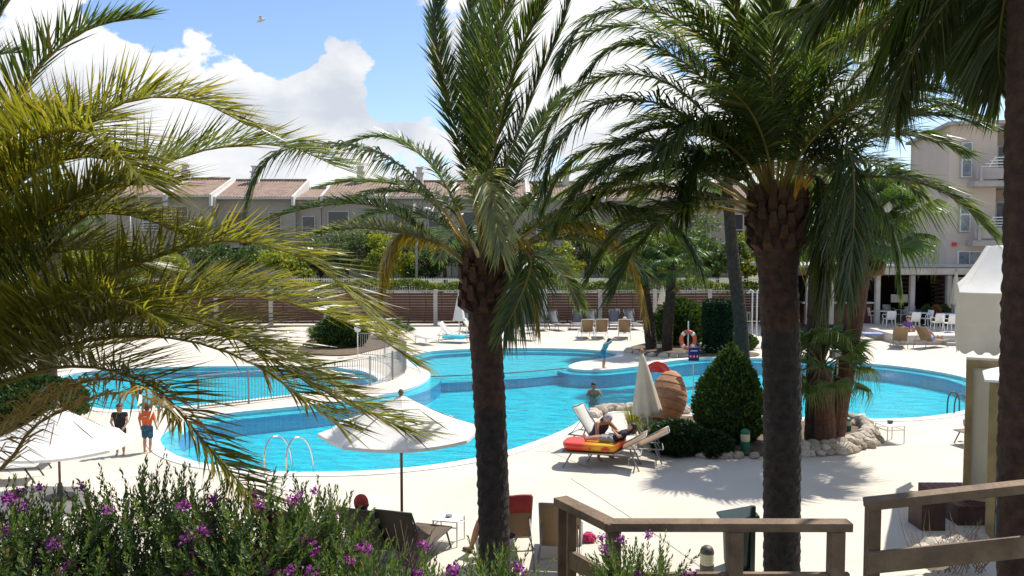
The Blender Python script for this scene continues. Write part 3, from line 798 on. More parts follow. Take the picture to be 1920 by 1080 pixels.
# ------------------------------------------------------------------ palms with feather fronds
GREEN = (0.085, 0.130, 0.030); DARK = (0.056, 0.090, 0.026); OLIVE = (0.145, 0.160, 0.026); YELLOW = (0.27, 0.20, 0.02)
BRIGHT = (0.10, 0.17, 0.025); BROWN = (0.26, 0.17, 0.07); PALE = (0.20, 0.23, 0.12)
LK, WK, NK = 1.32, .95, 1.7
RACHIS = (0.30, 0.24, 0.07)
def frond_mesh(pts, org, L=.45, n=95, w=.030, tint=GREEN, droop=.25, vang=25, base=.26, tipcol=None, seed=0, a0=66, a1=22, r0=.036, nplane=None, jit=1.0, rach=RACHIS):
    rnd = random.Random(seed); mb = MB(); L *= LK; w *= WK; n = int(n * NK)
    c = crom([V(p) - org for p in pts], 40)
    o = c[-1] - c[0]; o.z = 0
    if o.length < .25: o = V((c[20].x - c[0].x, c[20].y - c[0].y, 0))
    if o.length < .05: o = V((0, -1, 0))
    o.normalize()
    if nplane: o = V(nplane).normalized()
    S0 = o.cross(V((0, 0, 1)))
    mb.tube(c[::2] + [c[-1]], [r0 * (1 - .9 * (i / 20.0) ** .8) + .002 for i in range(21)], 5, col=rach, flat=.75)
    for i in range(n):
        t = base + (1 - base) * (i + .5) / n
        for s in (-1, 1):
            q = min(38.99, max(0, (t + rnd.uniform(-.004, .004)) * 39)); k = int(q); p = c[k].lerp(c[k + 1], q - k)
            T = (c[min(39, k + 2)] - c[max(0, k - 1)]).normalized()
            S = (S0 - T * S0.dot(T)); S.normalize(); Nn = S.cross(T)
            u = (t - base) / (1 - base)
            ll = L * min(1, .45 + u * 2.6) * (1 - .45 * max(0, u - .5) / .5) * rnd.uniform(.85, 1.1)
            a = R(a0 + (a1 - a0) * u + rnd.gauss(0, 6) * jit); v = R(vang + rnd.gauss(0, 13) * jit)
            d = T * math.cos(a) + (S * (s * math.cos(v)) + Nn * math.sin(v)) * math.sin(a); d.normalize()
            g = droop * rnd.uniform(.6, 1.4)
            m1 = p + d * (ll * .45) + V((0, 0, -.12 * g * ll)); tip = p + d * ll + V((0, 0, -g * ll))
            wd = d.cross(Nn)
            if wd.length < .05: wd = d.cross(S)
            wd.normalize(); wd = (wd + Nn * rnd.uniform(-.7, .7)).normalized() * (w * rnd.uniform(.8, 1.15))
            f = rnd.uniform(.72, 1.3); col = tuple(x * f for x in tint)
            if rnd.random() < .06: col = tuple(x * f for x in (.20, .16, .05))
            tc_ = tuple(x * f for x in (tipcol or tint))
            mb.add([p - wd * .25, p + wd * .25, m1 + wd * .5, m1 - wd * .5, tip], [(0, 1, 2, 3), (3, 2, 4)], [col, col, col, col, tc_])
    return mb
def put_frond(root, px, d0, d1, name='frond', **kw):
    """px: points of the midrib in the photo; it starts at distance d0 and ends at d1"""
    n = len(px); pts = [PD(x, y, d0 + (d1 - d0) * (i / (n - 1)) ** 1.3) for i, (x, y) in enumerate(px)]
    mb = frond_mesh(pts, root.location, seed=hash((px[0], px[-1])) & 0xffff, **kw)
    return mb.build(name, 'frond', root)
def gen_frond(root, cpos, az, el, length, sag, **kw):
    """frond given by compass angle, rise angle, length and how far it arches over"""
    pts = []; p = V(cpos); e = el; 
    for i in range(8):
        pts.append(p.copy()); e -= sag / 7
        p = p + V((math.cos(az) * math.cos(e), math.sin(az) * math.cos(e), math.sin(e))) * (length / 7)
    mb = frond_mesh(pts, root.location, seed=int(az * 1000 + el * 77) & 0xffff, **kw)
    return mb.build('frond', 'frond', root)
def date_trunk(root, path, r_bot, r_top, split, swell=1.0):
    """ringed date palm trunk; above the height `split` the bark colour turns redder and lighter"""
    L = sum((V(path[i + 1]) - V(path[i])).length for i in range(len(path) - 1)); m = int(L / .045); n = 30
    c = crom([V(p) - root.location for p in path], m); mb = MB(); vs = []; cs = []
    rnd = random.Random(11)
    jit = [[rnd.uniform(-1, 1) for _ in range(n)] for _ in range(m)]
    for j, p in enumerate(c):
        t = j / (m - 1); base = r_bot + (r_top - r_bot) * t
        if t > .86: base *= 1 + (swell - 1) * min(1, (t - .86) / .08)
        if t < .06: base *= 1 + (.06 - t) * 3
        row = j / 3.2; ph = row - math.floor(row)
        for k in range(n):
            an = 2 * math.pi * k / n
            q = (k / n * 11 + (.5 if int(row) % 2 else 0)) % 1.0
            scale = (1 - ph) * (1 - abs(q - .5) * 1.2)
            r = base * (1 + .085 * scale + .022 * jit[j][k])
            vs.append(p + V((math.cos(an) * r, math.sin(an) * r, 0)))
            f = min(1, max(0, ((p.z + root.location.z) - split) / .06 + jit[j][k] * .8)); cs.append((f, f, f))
    fs = [(i * n + k, i * n + (k + 1) % n, (i + 1) * n + (k + 1) % n, (i + 1) * n + k) for i in range(m - 1) for k in range(n)] + [tuple((m - 1) * n + k for k in range(n))]
    mb.add(vs, fs, cs)
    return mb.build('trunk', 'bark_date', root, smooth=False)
bb = MB()                                   # stub of a cut frond
bb.add([V(q) for q in ((-.075, 0, 0), (.075, 0, 0), (.055, .10, .12), (-.055, .10, .12), (-.06, -.05, .02), (.06, -.05, .02), (.035, .07, .26), (-.035, .07, .26))],
       [(0, 1, 2, 3), (4, 7, 6, 5), (3, 2, 6, 7), (0, 4, 5, 1), (1, 5, 6, 2), (0, 3, 7, 4)])
BOOT = bb.fixed('leaf_base')
def boots(root, c, r, rows, per, dz=.13, z0=0.0):
    for j in range(rows):
        for k in range(per):
            a = 2 * math.pi * (k + .5 * (j % 2)) / per + random.uniform(-.1, .1)
            p = V(c) - root.location + V((math.cos(a) * r, math.sin(a) * r, z0 + dz * j))
            o = inst('leaf_base', BOOT, 'leaf_base', root, p, (random.uniform(-.25, .1), 0, a - math.pi / 2), (1, 1, random.uniform(.8, 1.3)))

# ---- central palm
DC = 12.6
cb = V((PD(928, 1060, DC).x, DC, .0))
pc = thing('date_palm', cb, 'slim date palm in the middle with wind-blown upright fronds', 'palm tree')
top = PD(905, 505, DC)
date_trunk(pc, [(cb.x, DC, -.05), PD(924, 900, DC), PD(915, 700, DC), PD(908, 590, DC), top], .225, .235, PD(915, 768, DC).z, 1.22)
boots(pc, PD(906, 585, DC), .26, 5, 8)
boots(pc, PD(905, 510, DC), .2, 2, 7)
UPR = dict(L=.55, n=100, w=.03, tint=DARK, droop=.04, vang=25, a0=46, a1=20)
for px, d1, kw in (
    ([(903,490),(892,380),(862,270),(838,170),(820,80),(818,10),(850,-20)], 13.4, dict(UPR, L=.42)),
    ([(904,490),(898,350),(888,220),(880,110),(882,20),(905,-40)], 14.0, dict(UPR, L=.36)),
    ([(906,490),(908,360),(912,240),(925,120),(950,10),(985,-80)], 12.0, dict(UPR, L=.62, tint=GREEN)),
    ([(907,490),(915,360),(935,240),(965,120),(1010,20),(1060,-60)], 11.4, dict(UPR, L=.5)),
    ([(910,490),(930,370),(968,260),(1010,150),(1050,60),(1075,-20)], 12.2, dict(UPR, L=.45)),
    ([(909,490),(902,370),(900,260),(905,150),(915,40),(930,-60)], 13.6, dict(UPR, L=.55)),
    ([(898,500),(850,420),(790,345),(720,290),(650,270),(570,272),(510,292),(475,340),(458,400)], 11.6, dict(L=.40, tint=DARK, droop=.55, vang=0)),
    ([(897,500),(855,385),(810,310),(760,272),(705,256),(655,268)], 13.6, dict(L=.34, tint=GREEN, droop=.15)),
    ([(894,510),(845,468),(800,440),(745,405),(690,384),(620,384),(555,396),(500,412)], 11.8, dict(L=.30, tint=GREEN, droop=.1, vang=35)),
    ([(893,514),(840,470),(795,448),(735,434),(670,428),(610,436),(570,446)], 11.2, dict(L=.27, tint=PALE, droop=.1, vang=40)),
    ([(893,500),(850,430),(800,370),(740,345),(660,340),(600,350)], 13.9, dict(L=.28, tint=GREEN, droop=.2)),
    ([(892,515),(840,470),(790,446),(750,440),(728,475),(716,530),(708,595)], 12.0, dict(L=.30, tint=YELLOW, droop=.5, vang=-10)),
    ([(903,470),(890,370),(900,330),(918,350),(930,400),(938,470)], 11.0, dict(L=.46, n=60, tint=PALE, droop=.45, vang=20, a0=50, nplane=(.4, -1, 0))),
    ([(915,495),(955,430),(1010,360),(1080,320),(1150,320),(1210,345)], 13.6, dict(L=.36, tint=GREEN, droop=.25)),
    ([(918,505),(965,460),(1005,425),(1050,396),(1110,382),(1170,385),(1235,405),(1280,440),(1308,490)], 11.9, dict(L=.48, n=105, tint=DARK, droop=.6, vang=5)),
    ([(918,510),(950,480),(985,470),(995,500),(975,560),(945,620)], 11.6, dict(L=.42, n=60, tint=DARK, droop=.5, vang=-5)),
    ([(920,510),(955,470),(985,450),(1000,490),(1006,550),(1010,615)], 12.4, dict(L=.26, n=70, tint=YELLOW, droop=.5, vang=-10)),
    ([(920,505),(985,455),(1060,420),(1125,425),(1170,470),(1198,525),(1212,590)], 12.8, dict(L=.30, n=90, tint=YELLOW, droop=.5, vang=-10)),
    ([(915,495),(940,400),(975,310),(1015,230),(1060,170)], 13.8, dict(L=.42, tint=GREEN, droop=.2)),
    ([(897,505),(870,430),(835,380),(780,360),(700,362),(640,380)], 14.0, dict(L=.32, tint=DARK, droop=.3)),
    ([(917,505),(960,450),(1020,420),(1080,430),(1130,480)], 14.2, dict(L=.36, tint=GREEN, droop=.4)),
    ):
    put_frond(pc, px, DC, d1, **kw)
for az, el in ((1.2, .9), (1.9, .6), (2.6, .8), (.5, .7), (1.5, 1.2), (.2, .5), (.9, .3)):
    gen_frond(pc, top, az, el + .3, 2.9, 1.5, L=.4, tint=DARK)

# ---- big palm on the right
DR = 12.0
rb = V((PD(1466, 1090, DR).x, DR, .0))
pr = thing('date_palm', rb, 'large dense date palm with a thick dark trunk right of centre', 'palm tree')
top = PD(1456, 405, DR)
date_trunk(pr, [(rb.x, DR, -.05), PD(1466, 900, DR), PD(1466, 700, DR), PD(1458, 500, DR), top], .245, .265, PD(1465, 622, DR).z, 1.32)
boots(pr, PD(1457, 470, DR), .33, 6, 9)
boots(pr, PD(1456, 400, DR), .25, 2, 8)
K = dict(L=.46, n=105, w=.030, droop=.35, vang=12)
for px, d1, kw in (
    ([(1449,400),(1449,300),(1448,200),(1447,90),(1446,-30)], 10.6, dict(L=.55, n=110, w=.032, tint=DARK, droop=.05, vang=15, a0=58, r0=.045, base=.3, nplane=(0, -1, 0))),
    ([(1461,398),(1480,300),(1515,190),(1570,90),(1650,0),(1720,-40)], 11.4, dict(K, tint=DARK)),
    ([(1466,398),(1500,320),(1545,250),(1600,185),(1680,130),(1760,110)], 12.8, dict(K, tint=DARK)),
    ([(1445,400),(1415,310),(1370,220),(1300,130),(1220,85),(1150,90),(1095,140)], 11.2, dict(K, tint=GREEN)),
    ([(1442,402),(1400,320),(1330,245),(1240,195),(1150,190),(1085,225),(1035,290),(1020,350)], 11.0, dict(K, tint=DARK, L=.52)),
    ([(1440,404),(1380,340),(1300,285),(1210,262),(1120,275),(1055,320),(1020,390)], 12.4, dict(K, tint=GREEN)),
    ([(1438,408),(1370,362),(1290,325),(1200,315),(1110,335),(1040,370)], 13.6, dict(K, tint=GREEN, L=.36)),
    ([(1436,412),(1370,380),(1290,355),(1200,352),(1110,370),(1040,400)], 11.4, dict(K, tint=OLIVE, L=.32)),
    ([(1434,416),(1380,395),(1310,388),(1230,392),(1160,410)], 12.8, dict(K, tint=OLIVE, L=.30)),
    ([(1450,400),(1430,290),(1390,170),(1320,70),(1230,20),(1140,20),(1070,70),(1045,130)], 10.9, dict(K, tint=DARK, L=.5)),
    ([(1450,400),(1437,280),(1410,150),(1360,50),(1290,-30)], 12.8, dict(K, tint=GREEN, L=.5)),
    ([(1455,400),(1462,280),(1480,160),(1510,60),(1560,-40)], 12.6, dict(K, tint=GREEN, L=.5)),
    ([(1470,402),(1520,300),(1590,225),(1670,190),(1750,190),(1830,215)], 11.2, dict(K, tint=DARK)),
    ([(1474,408),(1515,335),(1555,280),(1585,275),(1600,330),(1600,430),(1590,540)], 11.1, dict(K, tint=DARK, L=.5, droop=.7, vang=-10)),
    ([(1476,410),(1540,360),(1600,345),(1650,385),(1680,450),(1690,540)], 11.4, dict(K, tint=GREEN, L=.26, droop=.6, vang=-10)),
    ([(1472,406),(1510,345),(1535,330),(1548,380),(1550,470),(1545,560)], 11.6, dict(K, tint=DARK, L=.46, droop=.7, vang=-10)),
    ([(1476,410),(1550,330),(1630,260),(1700,215),(1780,190)], 12.9, dict(K, tint=DARK, L=.34)),
    ([(1448,402),(1425,330),(1390,270),(1340,230),(1280,240),(1240,290)], 10.7, dict(K, tint=DARK, L=.48, droop=.5)),
    ([(1446,400),(1405,260),(1340,150),(1260,60),(1180,-20)], 13.2, dict(K, tint=GREEN, L=.46)),
    ([(1460,400),(1490,260),(1540,140),(1610,40),(1690,-30)], 13.2, dict(K, tint=DARK, L=.46)),
    ([(1452,400),(1440,300),(1425,190),(1400,90),(1370,0)], 11.2, dict(K, tint=DARK, L=.56)),
    ([(1458,400),(1470,300),(1490,200),(1525,110),(1570,30)], 10.9, dict(K, tint=BRIGHT, L=.5)),
    ([(1440,402),(1390,300),(1320,210),(1240,150),(1150,140),(1080,175),(1030,240),(1005,310)], 12.9, dict(K, tint=GREEN)),
    ([(1438,406),(1370,330),(1280,280),(1180,290),(1110,330),(1060,390),(1040,430)], 11.6, dict(K, tint=DARK)),
    ([(1444,402),(1410,280),(1350,170),(1280,90),(1190,50),(1110,60),(1060,110)], 12.6, dict(K, tint=DARK)),
    ([(1446,400),(1420,260),(1380,130),(1310,30),(1220,-30)], 11.0, dict(K, tint=DARK)),
    ([(1468,402),(1520,270),(1600,150),(1690,80),(1790,50)], 11.2, dict(K, tint=DARK)),
    ([(1466,400),(1500,270),(1560,150),(1640,60),(1740,10)], 10.8, dict(K, tint=DARK)),
    ([(1436,410),(1360,345),(1270,305),(1180,330),(1100,365),(1030,420)], 10.9, dict(K, tint=GREEN, L=.36)),
    ([(1444,404),(1405,345),(1355,300),(1310,300),(1290,350),(1285,400)], 11.5, dict(K, tint=DARK, L=.4, droop=.6)),
    ):
    put_frond(pr, px, DR, d1, **kw)
for az, el in ((1.1, .8), (1.7, 1.0), (2.3, .7), (2.9, .9), (.4, .8), (.0, 1.0), (-.4, 1.1), (3.3, .7), (3.6, 1.0), (2.6, 1.2), (.7, 1.2), (-.2, .6), (3.0, .35), (3.5, .3), (-2.2, 1.2), (-1.0, 1.2)):
    gen_frond(pr, top, az, el + .3, 3.1, 1.7, L=.46, tint=DARK)
m = MB()
for k in range(16):
    a = random.uniform(-.5, .5); q = PD(1486, 400, DR - .3)
    m.tube(crom([q, q + V((.05 + .1 * a, -.05, .25)), q + V((.12 + .25 * a, -.15 + .1 * random.random(), .42 + .1 * random.random()))], 5), .012, 4)
m.build('fruit_stalk', 'fruit_stalk', pr, world=True)

# ---- palm whose trunk fills the right edge
DE = 8.0
eb = V((PD(1934, 1080, DE).x, DE, 1.0))
pe = thing('date_palm', eb, 'dark date palm trunk along the right edge with fronds hanging in from above', 'palm tree')
et = V((PD(1944, 0, DE).x, DE, 8.3))
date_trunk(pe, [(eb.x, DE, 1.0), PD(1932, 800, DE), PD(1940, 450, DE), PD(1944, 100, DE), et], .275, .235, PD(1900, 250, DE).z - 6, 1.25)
boots(pe, et - V((0, 0, .5)), .3, 5, 8)
E = dict(L=.44, n=100, w=.03, tint=DARK, droop=.55, vang=0)
for px, d1, kw in (
    ([(1930,-160),(1850,-130),(1760,-60),(1690,30),(1640,130)], 8.6, E), ([(1935,-150),(1870,-100),(1800,-30),(1740,50),(1700,130),(1680,210)], 9.2, E),
    ([(1935,-150),(1890,-80),(1850,-10),(1835,60),(1840,150)], 9.4, E), ([(1930,-170),(1820,-150),(1700,-100),(1590,-30),(1520,50)], 9.0, E),
    ([(1935,-150),(1880,-90),(1810,-20),(1775,50),(1770,130)], 10.4, E), ([(1940,-150),(1900,-60),(1880,20),(1872,100),(1878,170)], 8.8, E),
    ([(1930,-160),(1840,-110),(1740,-20),(1650,40),(1560,80)], 10.0, E), ([(1930,-160),(1800,-140),(1660,-60),(1560,0),(1470,20)], 9.6, E)):
    put_frond(pe, px, DE, d1, **kw)
for az in (.3, 1.2, 2.2, -.8, -1.6, 4.0):
    gen_frond(pe, et, az, .9, 2.9, 1.9, L=.42, tint=DARK)

# ---- near palm on the left, its crown just outside the picture
DL = 5.2
lb = V((PD(-330, 900, DL).x, DL, 2.2))
pl = thing('date_palm', lb, 'near date palm at the left edge, its long olive fronds arching over the pool', 'palm tree')
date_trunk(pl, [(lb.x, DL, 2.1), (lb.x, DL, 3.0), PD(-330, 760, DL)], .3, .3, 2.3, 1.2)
boots(pl, PD(-330, 800, DL), .33, 4, 8)
YO = (0.225, 0.185, 0.03)
N_ = dict(L=.54, n=165, w=.0145, base=.2, tint=OLIVE, droop=.08, vang=26, a0=70, a1=36, tipcol=YO, r0=.022, jit=.8)
for px, d1, kw in (
    ([(-320,760),(-180,520),(-60,380),(0,322),(41,276),(80,254),(126,243),(164,248),(200,270),(235,302),(268,340)], 4.4, dict(N_, L=.5)),
    ([(-320,750),(-150,520),(0,380),(90,290),(180,218),(250,188),(325,182),(395,198),(465,236)], 5.2, dict(N_, L=.46)),
    ([(-320,760),(-160,690),(-40,620),(79,501),(132,426),(185,388),(250,340),(320,302),(400,278),(475,271),(550,276),(630,312)], 5.6, dict(N_, L=.46, tint=GREEN)),
    ([(-320,790),(-140,690),(0,620),(100,560),(176,526),(283,486),(360,461),(434,451),(493,458),(538,472),(585,492),(620,519),(655,550),(700,600)], 5.0, dict(N_, L=.44)),
    ([(-320,800),(-150,730),(0,690),(90,632),(176,602),(236,589),(300,590),(360,599),(443,632),(526,685),(620,740),(690,772),(770,812)], 4.7, dict(N_, L=.46)),
    ([(-320,790),(-150,720),(0,670),(130,620),(260,578),(360,560),(449,555),(538,566),(626,595),(715,634),(768,676)], 5.6, dict(N_, L=.42)),
    ([(-320,820),(-150,770),(0,722),(79,694),(132,687),(189,690),(236,703),(283,722),(315,747),(346,785),(400,850),(440,895),(480,940)], 4.2, dict(N_, L=.36, vang=30)),
    ([(-320,840),(-150,840),(-40,830),(20,790),(90,745),(160,715),(230,712),(300,740),(350,790)], 4.4, dict(N_, L=.26, n=60, droop=.5, tint=BROWN)),
    ([(-320,850),(-120,900),(0,880),(63,800),(150,757),(200,738),(260,740),(310,765)], 4.0, dict(N_, L=.20, n=44, droop=.6, tint=BROWN)),
    ([(-320,840),(-130,880),(-20,830),(50,780),(110,740),(170,722)], 4.4, dict(N_, L=.18, n=40, droop=.6, tint=BROWN)),
    ([(-320,760),(-180,640),(-60,520),(40,430),(130,380),(220,350),(300,345)], 4.8, dict(N_, L=.5)),
    ([(-320,770),(-180,670),(-60,570),(40,500),(120,470),(200,470),(260,500)], 5.4, dict(N_, L=.48)),
    ([(-320,790),(-160,720),(-40,640),(60,585),(150,560),(230,565),(300,600)], 4.5, dict(N_, L=.40)),
    ([(-320,740),(-200,520),(-100,380),(-20,290),(50,240),(130,215),(200,225)], 5.8, dict(N_, L=.46, tint=OLIVE)),
    ([(-320,800),(-150,750),(0,700),(120,650),(240,630),(360,640),(470,680),(560,740),(640,800)], 4.5, dict(N_, L=.36)),
    ([(-320,760),(-200,600),(-90,460),(-10,370),(60,320),(140,295),(220,300)], 5.0, dict(N_, L=.5)),
    ([(-320,770),(-190,640),(-80,540),(10,470),(100,420),(190,400),(270,410),(340,440)], 5.3, dict(N_, L=.46)),
    ([(-320,800),(-160,740),(-20,690),(110,660),(230,640),(350,625),(470,640),(560,680),(650,740)], 5.9, dict(N_, L=.36)),
    ([(-320,800),(-160,720),(-20,650),(100,605),(220,575),(330,545),(430,530),(540,540),(640,575)], 6.1, dict(N_, L=.36)),
    ):
    put_frond(pl, px, DL, d1, **kw)

# ---- darker palm further left
DB = 8.5
bb_ = V((PD(-210, 800, DB).x, DB, .8))
pb = thing('date_palm', bb_, 'dark green palm at the top left, one stiff frond reaching against the cloud', 'palm tree')
bt = PD(-210, 420, DB)
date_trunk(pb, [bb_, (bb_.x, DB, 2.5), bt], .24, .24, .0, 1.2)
boots(pb, bt - V((0, 0, .4)), .28, 4, 8)
B_ = dict(L=.46, n=85, w=.026, tint=DARK, droop=.03, vang=30)
for px, d1, kw in (
    ([(-205,420),(-90,330),(-20,260),(20,205),(63,140),(104,95),(150,62),(200,44),(262,32)], 8.3, B_),
    ([(-205,420),(-140,300),(-70,160),(-20,60),(22,-10)], 8.8, B_),
    ([(-205,425),(-120,280),(-60,150),(-10,105),(45,98)], 9.4, dict(B_, L=.3)),
    ([(-205,430),(-110,380),(-30,330),(40,300),(110,300)], 9.2, B_),
    ([(-205,425),(-110,340),(-40,270),(10,230),(60,215),(105,230)], 9.0, dict(B_, L=.4))):
    put_frond(pb, px, DB, d1, **kw)
for az in (1.2, 2.4, 3.6, 4.8): gen_frond(pb, bt, az, 1.0, 2.7, 1.6, L=.42, tint=DARK)

# ------------------------------------------------------------------ fan palms
def fan_mesh(seed, R_=.62, petiole=.75, span=250, tint=(0.06, 0.11, 0.028), droop=.3, nseg=30):
    """petiole along +Y, then a pleated fan with drooping finger tips"""
    rnd = random.Random(seed); mb = MB()
    mb.tube([(0, 0, 0), (0, petiole * .5, .03), (0, petiole, 0)], [.022, .016, .012], 5, col=(0.15, 0.15, 0.04))
    for k in range(nseg):
        a = R(-span / 2 + span * (k + .5) / nseg); da = R(span / nseg) * .5
        rr = R_ * (1 - .18 * abs(a) / R(span / 2)) * rnd.uniform(.9, 1.08)
        f = rnd.uniform(.8, 1.25); col = tuple(x * f for x in tint)
        def pt(an, q, lift, dz): return V((math.sin(an) * q, petiole + math.cos(an) * q, lift + dz))
        cup = .10 * R_
        b0 = pt(a, .02, 0, 0)
        mL = pt(a - da, rr * .58, cup, 0); mR = pt(a + da, rr * .58, cup, 0); mC = pt(a, rr * .6, cup * .6 - .012, 0)
        g = droop * rnd.uniform(.5, 1.5) * R_
        t1 = pt(a, rr * .82, cup * .6, -g * .35); tip = pt(a + rnd.uniform(-.05, .05), rr * (1.0 - .12 * droop), 0, -g)
        wv = (mR - mL) * .22
        mb.add([b0, mL, mC, mR], [(0, 1, 2), (0, 2, 3)], col)
        mb.add([mL, mC, mR, t1 + wv, t1 - wv, tip], [(0, 1, 4), (1, 3, 4), (1, 2, 3), (4, 3, 5)], col)
    return mb
FANS = [fan_mesh(k, droop=(.25, .45, .7)[k], span=(250, 230, 210)[k], tint=((0.06, 0.115, 0.03), (0.045, 0.09, 0.028), (0.085, 0.13, 0.03))[k]).fixed('fan_leaf') for k in range(3)]
for me in FANS: me.materials.append(MATS['fan_leaf'])
DEAD = fan_mesh(9, droop=.7, span=95, nseg=16, tint=(0.20, 0.14, 0.06)).fixed('dry_leaf'); DEAD.materials.append(MATS['fan_leaf'])
def fan_palm(label, path, r0, r1, n, size=1.0, dead=8, bark='bark_fan', seed=0, low=-.5, split=None):
    path = [V(p) for p in path]; root = thing('fan_palm', path[0], label, 'palm tree')
    rnd = random.Random(seed); L = sum((path[i + 1] - path[i]).length for i in range(len(path) - 1))
    m = max(10, int(L / .09)); c = crom([p - path[0] for p in path], m)
    rad = [(r0 + (r1 - r0) * i / (m - 1)) * (1 + .035 * (i % 2) + rnd.uniform(-.02, .02)) * (1.25 if i == 0 else 1) for i in range(m)]
    mb = MB(); mb.tube([c[0] - V((0, 0, .1))] + c, [rad[0]] + rad, 14); mb.build('trunk', bark, root)
    tip = c[-1]
    for k in range(n):
        az = k * 2.39996 + rnd.uniform(-.2, .2); el = low + (1.35 - low) * ((k + .5) / n) ** .9 + rnd.uniform(-.12, .12)
        q = Matrix.Rotation(az, 4, 'Z') @ Matrix.Rotation(el, 4, 'X') @ Matrix.Rotation(rnd.uniform(-.4, .4), 4, 'Y')
        s = size * rnd.uniform(.85, 1.15) * (.8 if el > .9 else 1)
        o = inst('fan_leaf', rnd.choice(FANS), None, root); o.matrix_local = Matrix.Translation(tip + V((0, 0, rnd.uniform(-.12, .1)))) @ q @ Matrix.Scale(s, 4)
    for k in range(dead):
        az = k * 2 * math.pi / dead + rnd.uniform(-.3, .3)
        q = Matrix.Rotation(az, 4, 'Z') @ Matrix.Rotation(-1.38 + rnd.uniform(-.12, .2), 4, 'X')
        o = inst('dry_leaf', DEAD, None, root); o.matrix_local = Matrix.Translation(tip + V((0, 0, -.15))) @ q @ Matrix.Scale(size * .62, 4)
    return root
b1 = P(1560, 838); d = b1.y
fan_palm('reddish leaning fan palm on the island with a full crown left of the hotel', [b1, PD(1575, 740, d), PD(1602, 600, d), PD(1618, 500, d), PD(1632, 425, d)], .27, .17, 34, 1.42, 6, seed=2)
b1 = P(1528, 836); d = b1.y
fan_palm('upright grey fan palm trunk close beside the big right palm', [b1, PD(1530, 700, d), PD(1530, 560, d), PD(1538, 430, d)], .26, .17, 26, 1.5, 5, 'bark_grey', seed=3)
b1 = P(1548, 842); d = b1.y
fan_palm('short young fan palm in front of the two tall island palms', [b1, PD(1546, 770, d), PD(1542, 690, d)], .27, .2, 26, 1.15, 4, seed=4, low=-.6)
b1 = P(1392, 684); d = b1.y
fan_palm('slim dark leaning palm trunk beside the square clipped column', [b1, PD(1388, 600, d), PD(1374, 480, d), PD(1362, 330, d)], .30, .2, 26, 1.5, 14, 'bark_grey', seed=5)
b1 = P(1222, 656); d = b1.y
fan_palm('left of the two slim fan palms in front of the wooden fence', [b1, PD(1216, 600, d), PD(1208, 540, d), PD(1205, 505, d)], .28, .2, 24, 1.35, 5, 'bark_grey', seed=6)
b1 = P(1250, 659); d = b1.y
fan_palm('right of the two slim fan palms in front of the wooden fence', [b1, PD(1253, 600, d), PD(1258, 540, d), PD(1260, 500, d)], .26, .2, 26, 1.45, 5, 'bark_grey', seed=7)
b1 = V((PD(86, 600, 30).x, 30, 0)); d = 30
fan_palm('dark palm trunk seen between the near fronds at the far left', [b1, PD(86, 600, d), PD(88, 500, d), PD(95, 430, d)], .32, .24, 24, 1.4, 8, 'bark_grey', seed=8)
b1 = P(742, 636); 
fan_palm('small dwarf fan palm by the fence left of the white far loungers', [b1, b1 + V((0, 0, .35))], .12, .1, 26, .75, 0, seed=9, low=-.1)
b1 = P(605, 648)
fan_palm('small dwarf fan palm in the far bed behind the near fronds', [b1, b1 + V((0, 0, .35))], .12, .1, 24, .75, 0, seed=10, low=-.1)

# ------------------------------------------------------------------ clipped shrubs and conifers
def shrub(name, label, base, profile, n, size, cols, seed, matn='conifer', cat='shrub', lump=.12, square=False):
    """profile: list of (radius, height); leafy skin of small sprays over a dark core"""
    rs = np.random.RandomState(seed); root = thing(name, base, label, cat); m = MB(); hs = [h for _, h in profile]
    wts = []
    for i in range(len(profile) - 1):
        (r0, h0), (r1, h1) = profile[i:i + 2]; wts.append((r0 + r1) * math.hypot(h1 - h0, r1 - r0) + 1e-4)
    wts = np.array(wts) / sum(wts)
    pr_ = np.array(profile); i = rs.choice(len(wts), p=wts, size=n); t = rs.uniform(size=n)
    r = pr_[i, 0] + (pr_[i + 1, 0] - pr_[i, 0]) * t; h = pr_[i, 1] + (pr_[i + 1, 1] - pr_[i, 1]) * t
    a = rs.uniform(0, 2 * math.pi, n); ca, sa = np.cos(a), np.sin(a)
    if square:
        k = np.minimum(1.25, 1 / np.maximum(abs(ca), abs(sa))); ca = ca * k; sa = sa * k
    r = r * (1 + lump * (np.sin(a * 3 + h * 4) * .5 + np.sin(a * 7 - h * 9 + seed) * .5) + rs.normal(size=n) * .03)
    p = np.stack([ca * r, sa * r, h + rs.normal(size=n) * .02], 1) * (1 - .12 * rs.uniform(size=n) ** 2)[:, None]
    p[:, 2] = np.maximum(p[:, 2], .03)
    u = np.stack([ca * .8, sa * .8, np.full(n, .3 if square else .75)], 1) + units(rs, n) * .6
    m.quads(*leaves(rs, p, u, size * rs.uniform(.6, 1.4, n), cols, (.4, .7, .32), (.7, 1.3)))
    m.build('foliage', matn, root)
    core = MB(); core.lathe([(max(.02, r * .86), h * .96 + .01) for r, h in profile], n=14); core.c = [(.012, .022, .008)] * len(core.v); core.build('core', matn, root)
    return root
CON = [(0.035, 0.075, 0.018), (0.055, 0.10, 0.02), (0.025, 0.055, 0.016)]
CONL = [(0.06, 0.11, 0.02), (0.085, 0.14, 0.025), (0.035, 0.07, 0.018)]
b1 = P(1368, 827)
shrub('round_conifer', 'large egg-shaped green conifer on the island beside the big palm trunk', b1, [(.1, 0), (.62, .1), (.88, .45), (.90, .85), (.78, 1.35), (.55, 1.85), (.28, 2.25), (.02, 2.5)], 12000, .085, CONL, 1, cat='conifer')
b1 = P(1270, 846)
shrub('low_juniper', 'low dark spreading juniper below the tipped clay jar', b1, [(.1, 0), (.66, .05), (.72, .3), (.6, .55), (.3, .7), (.02, .74)], 6500, .085, [(0.018, 0.045, 0.016), (0.028, 0.06, 0.02)], 2, cat='juniper')
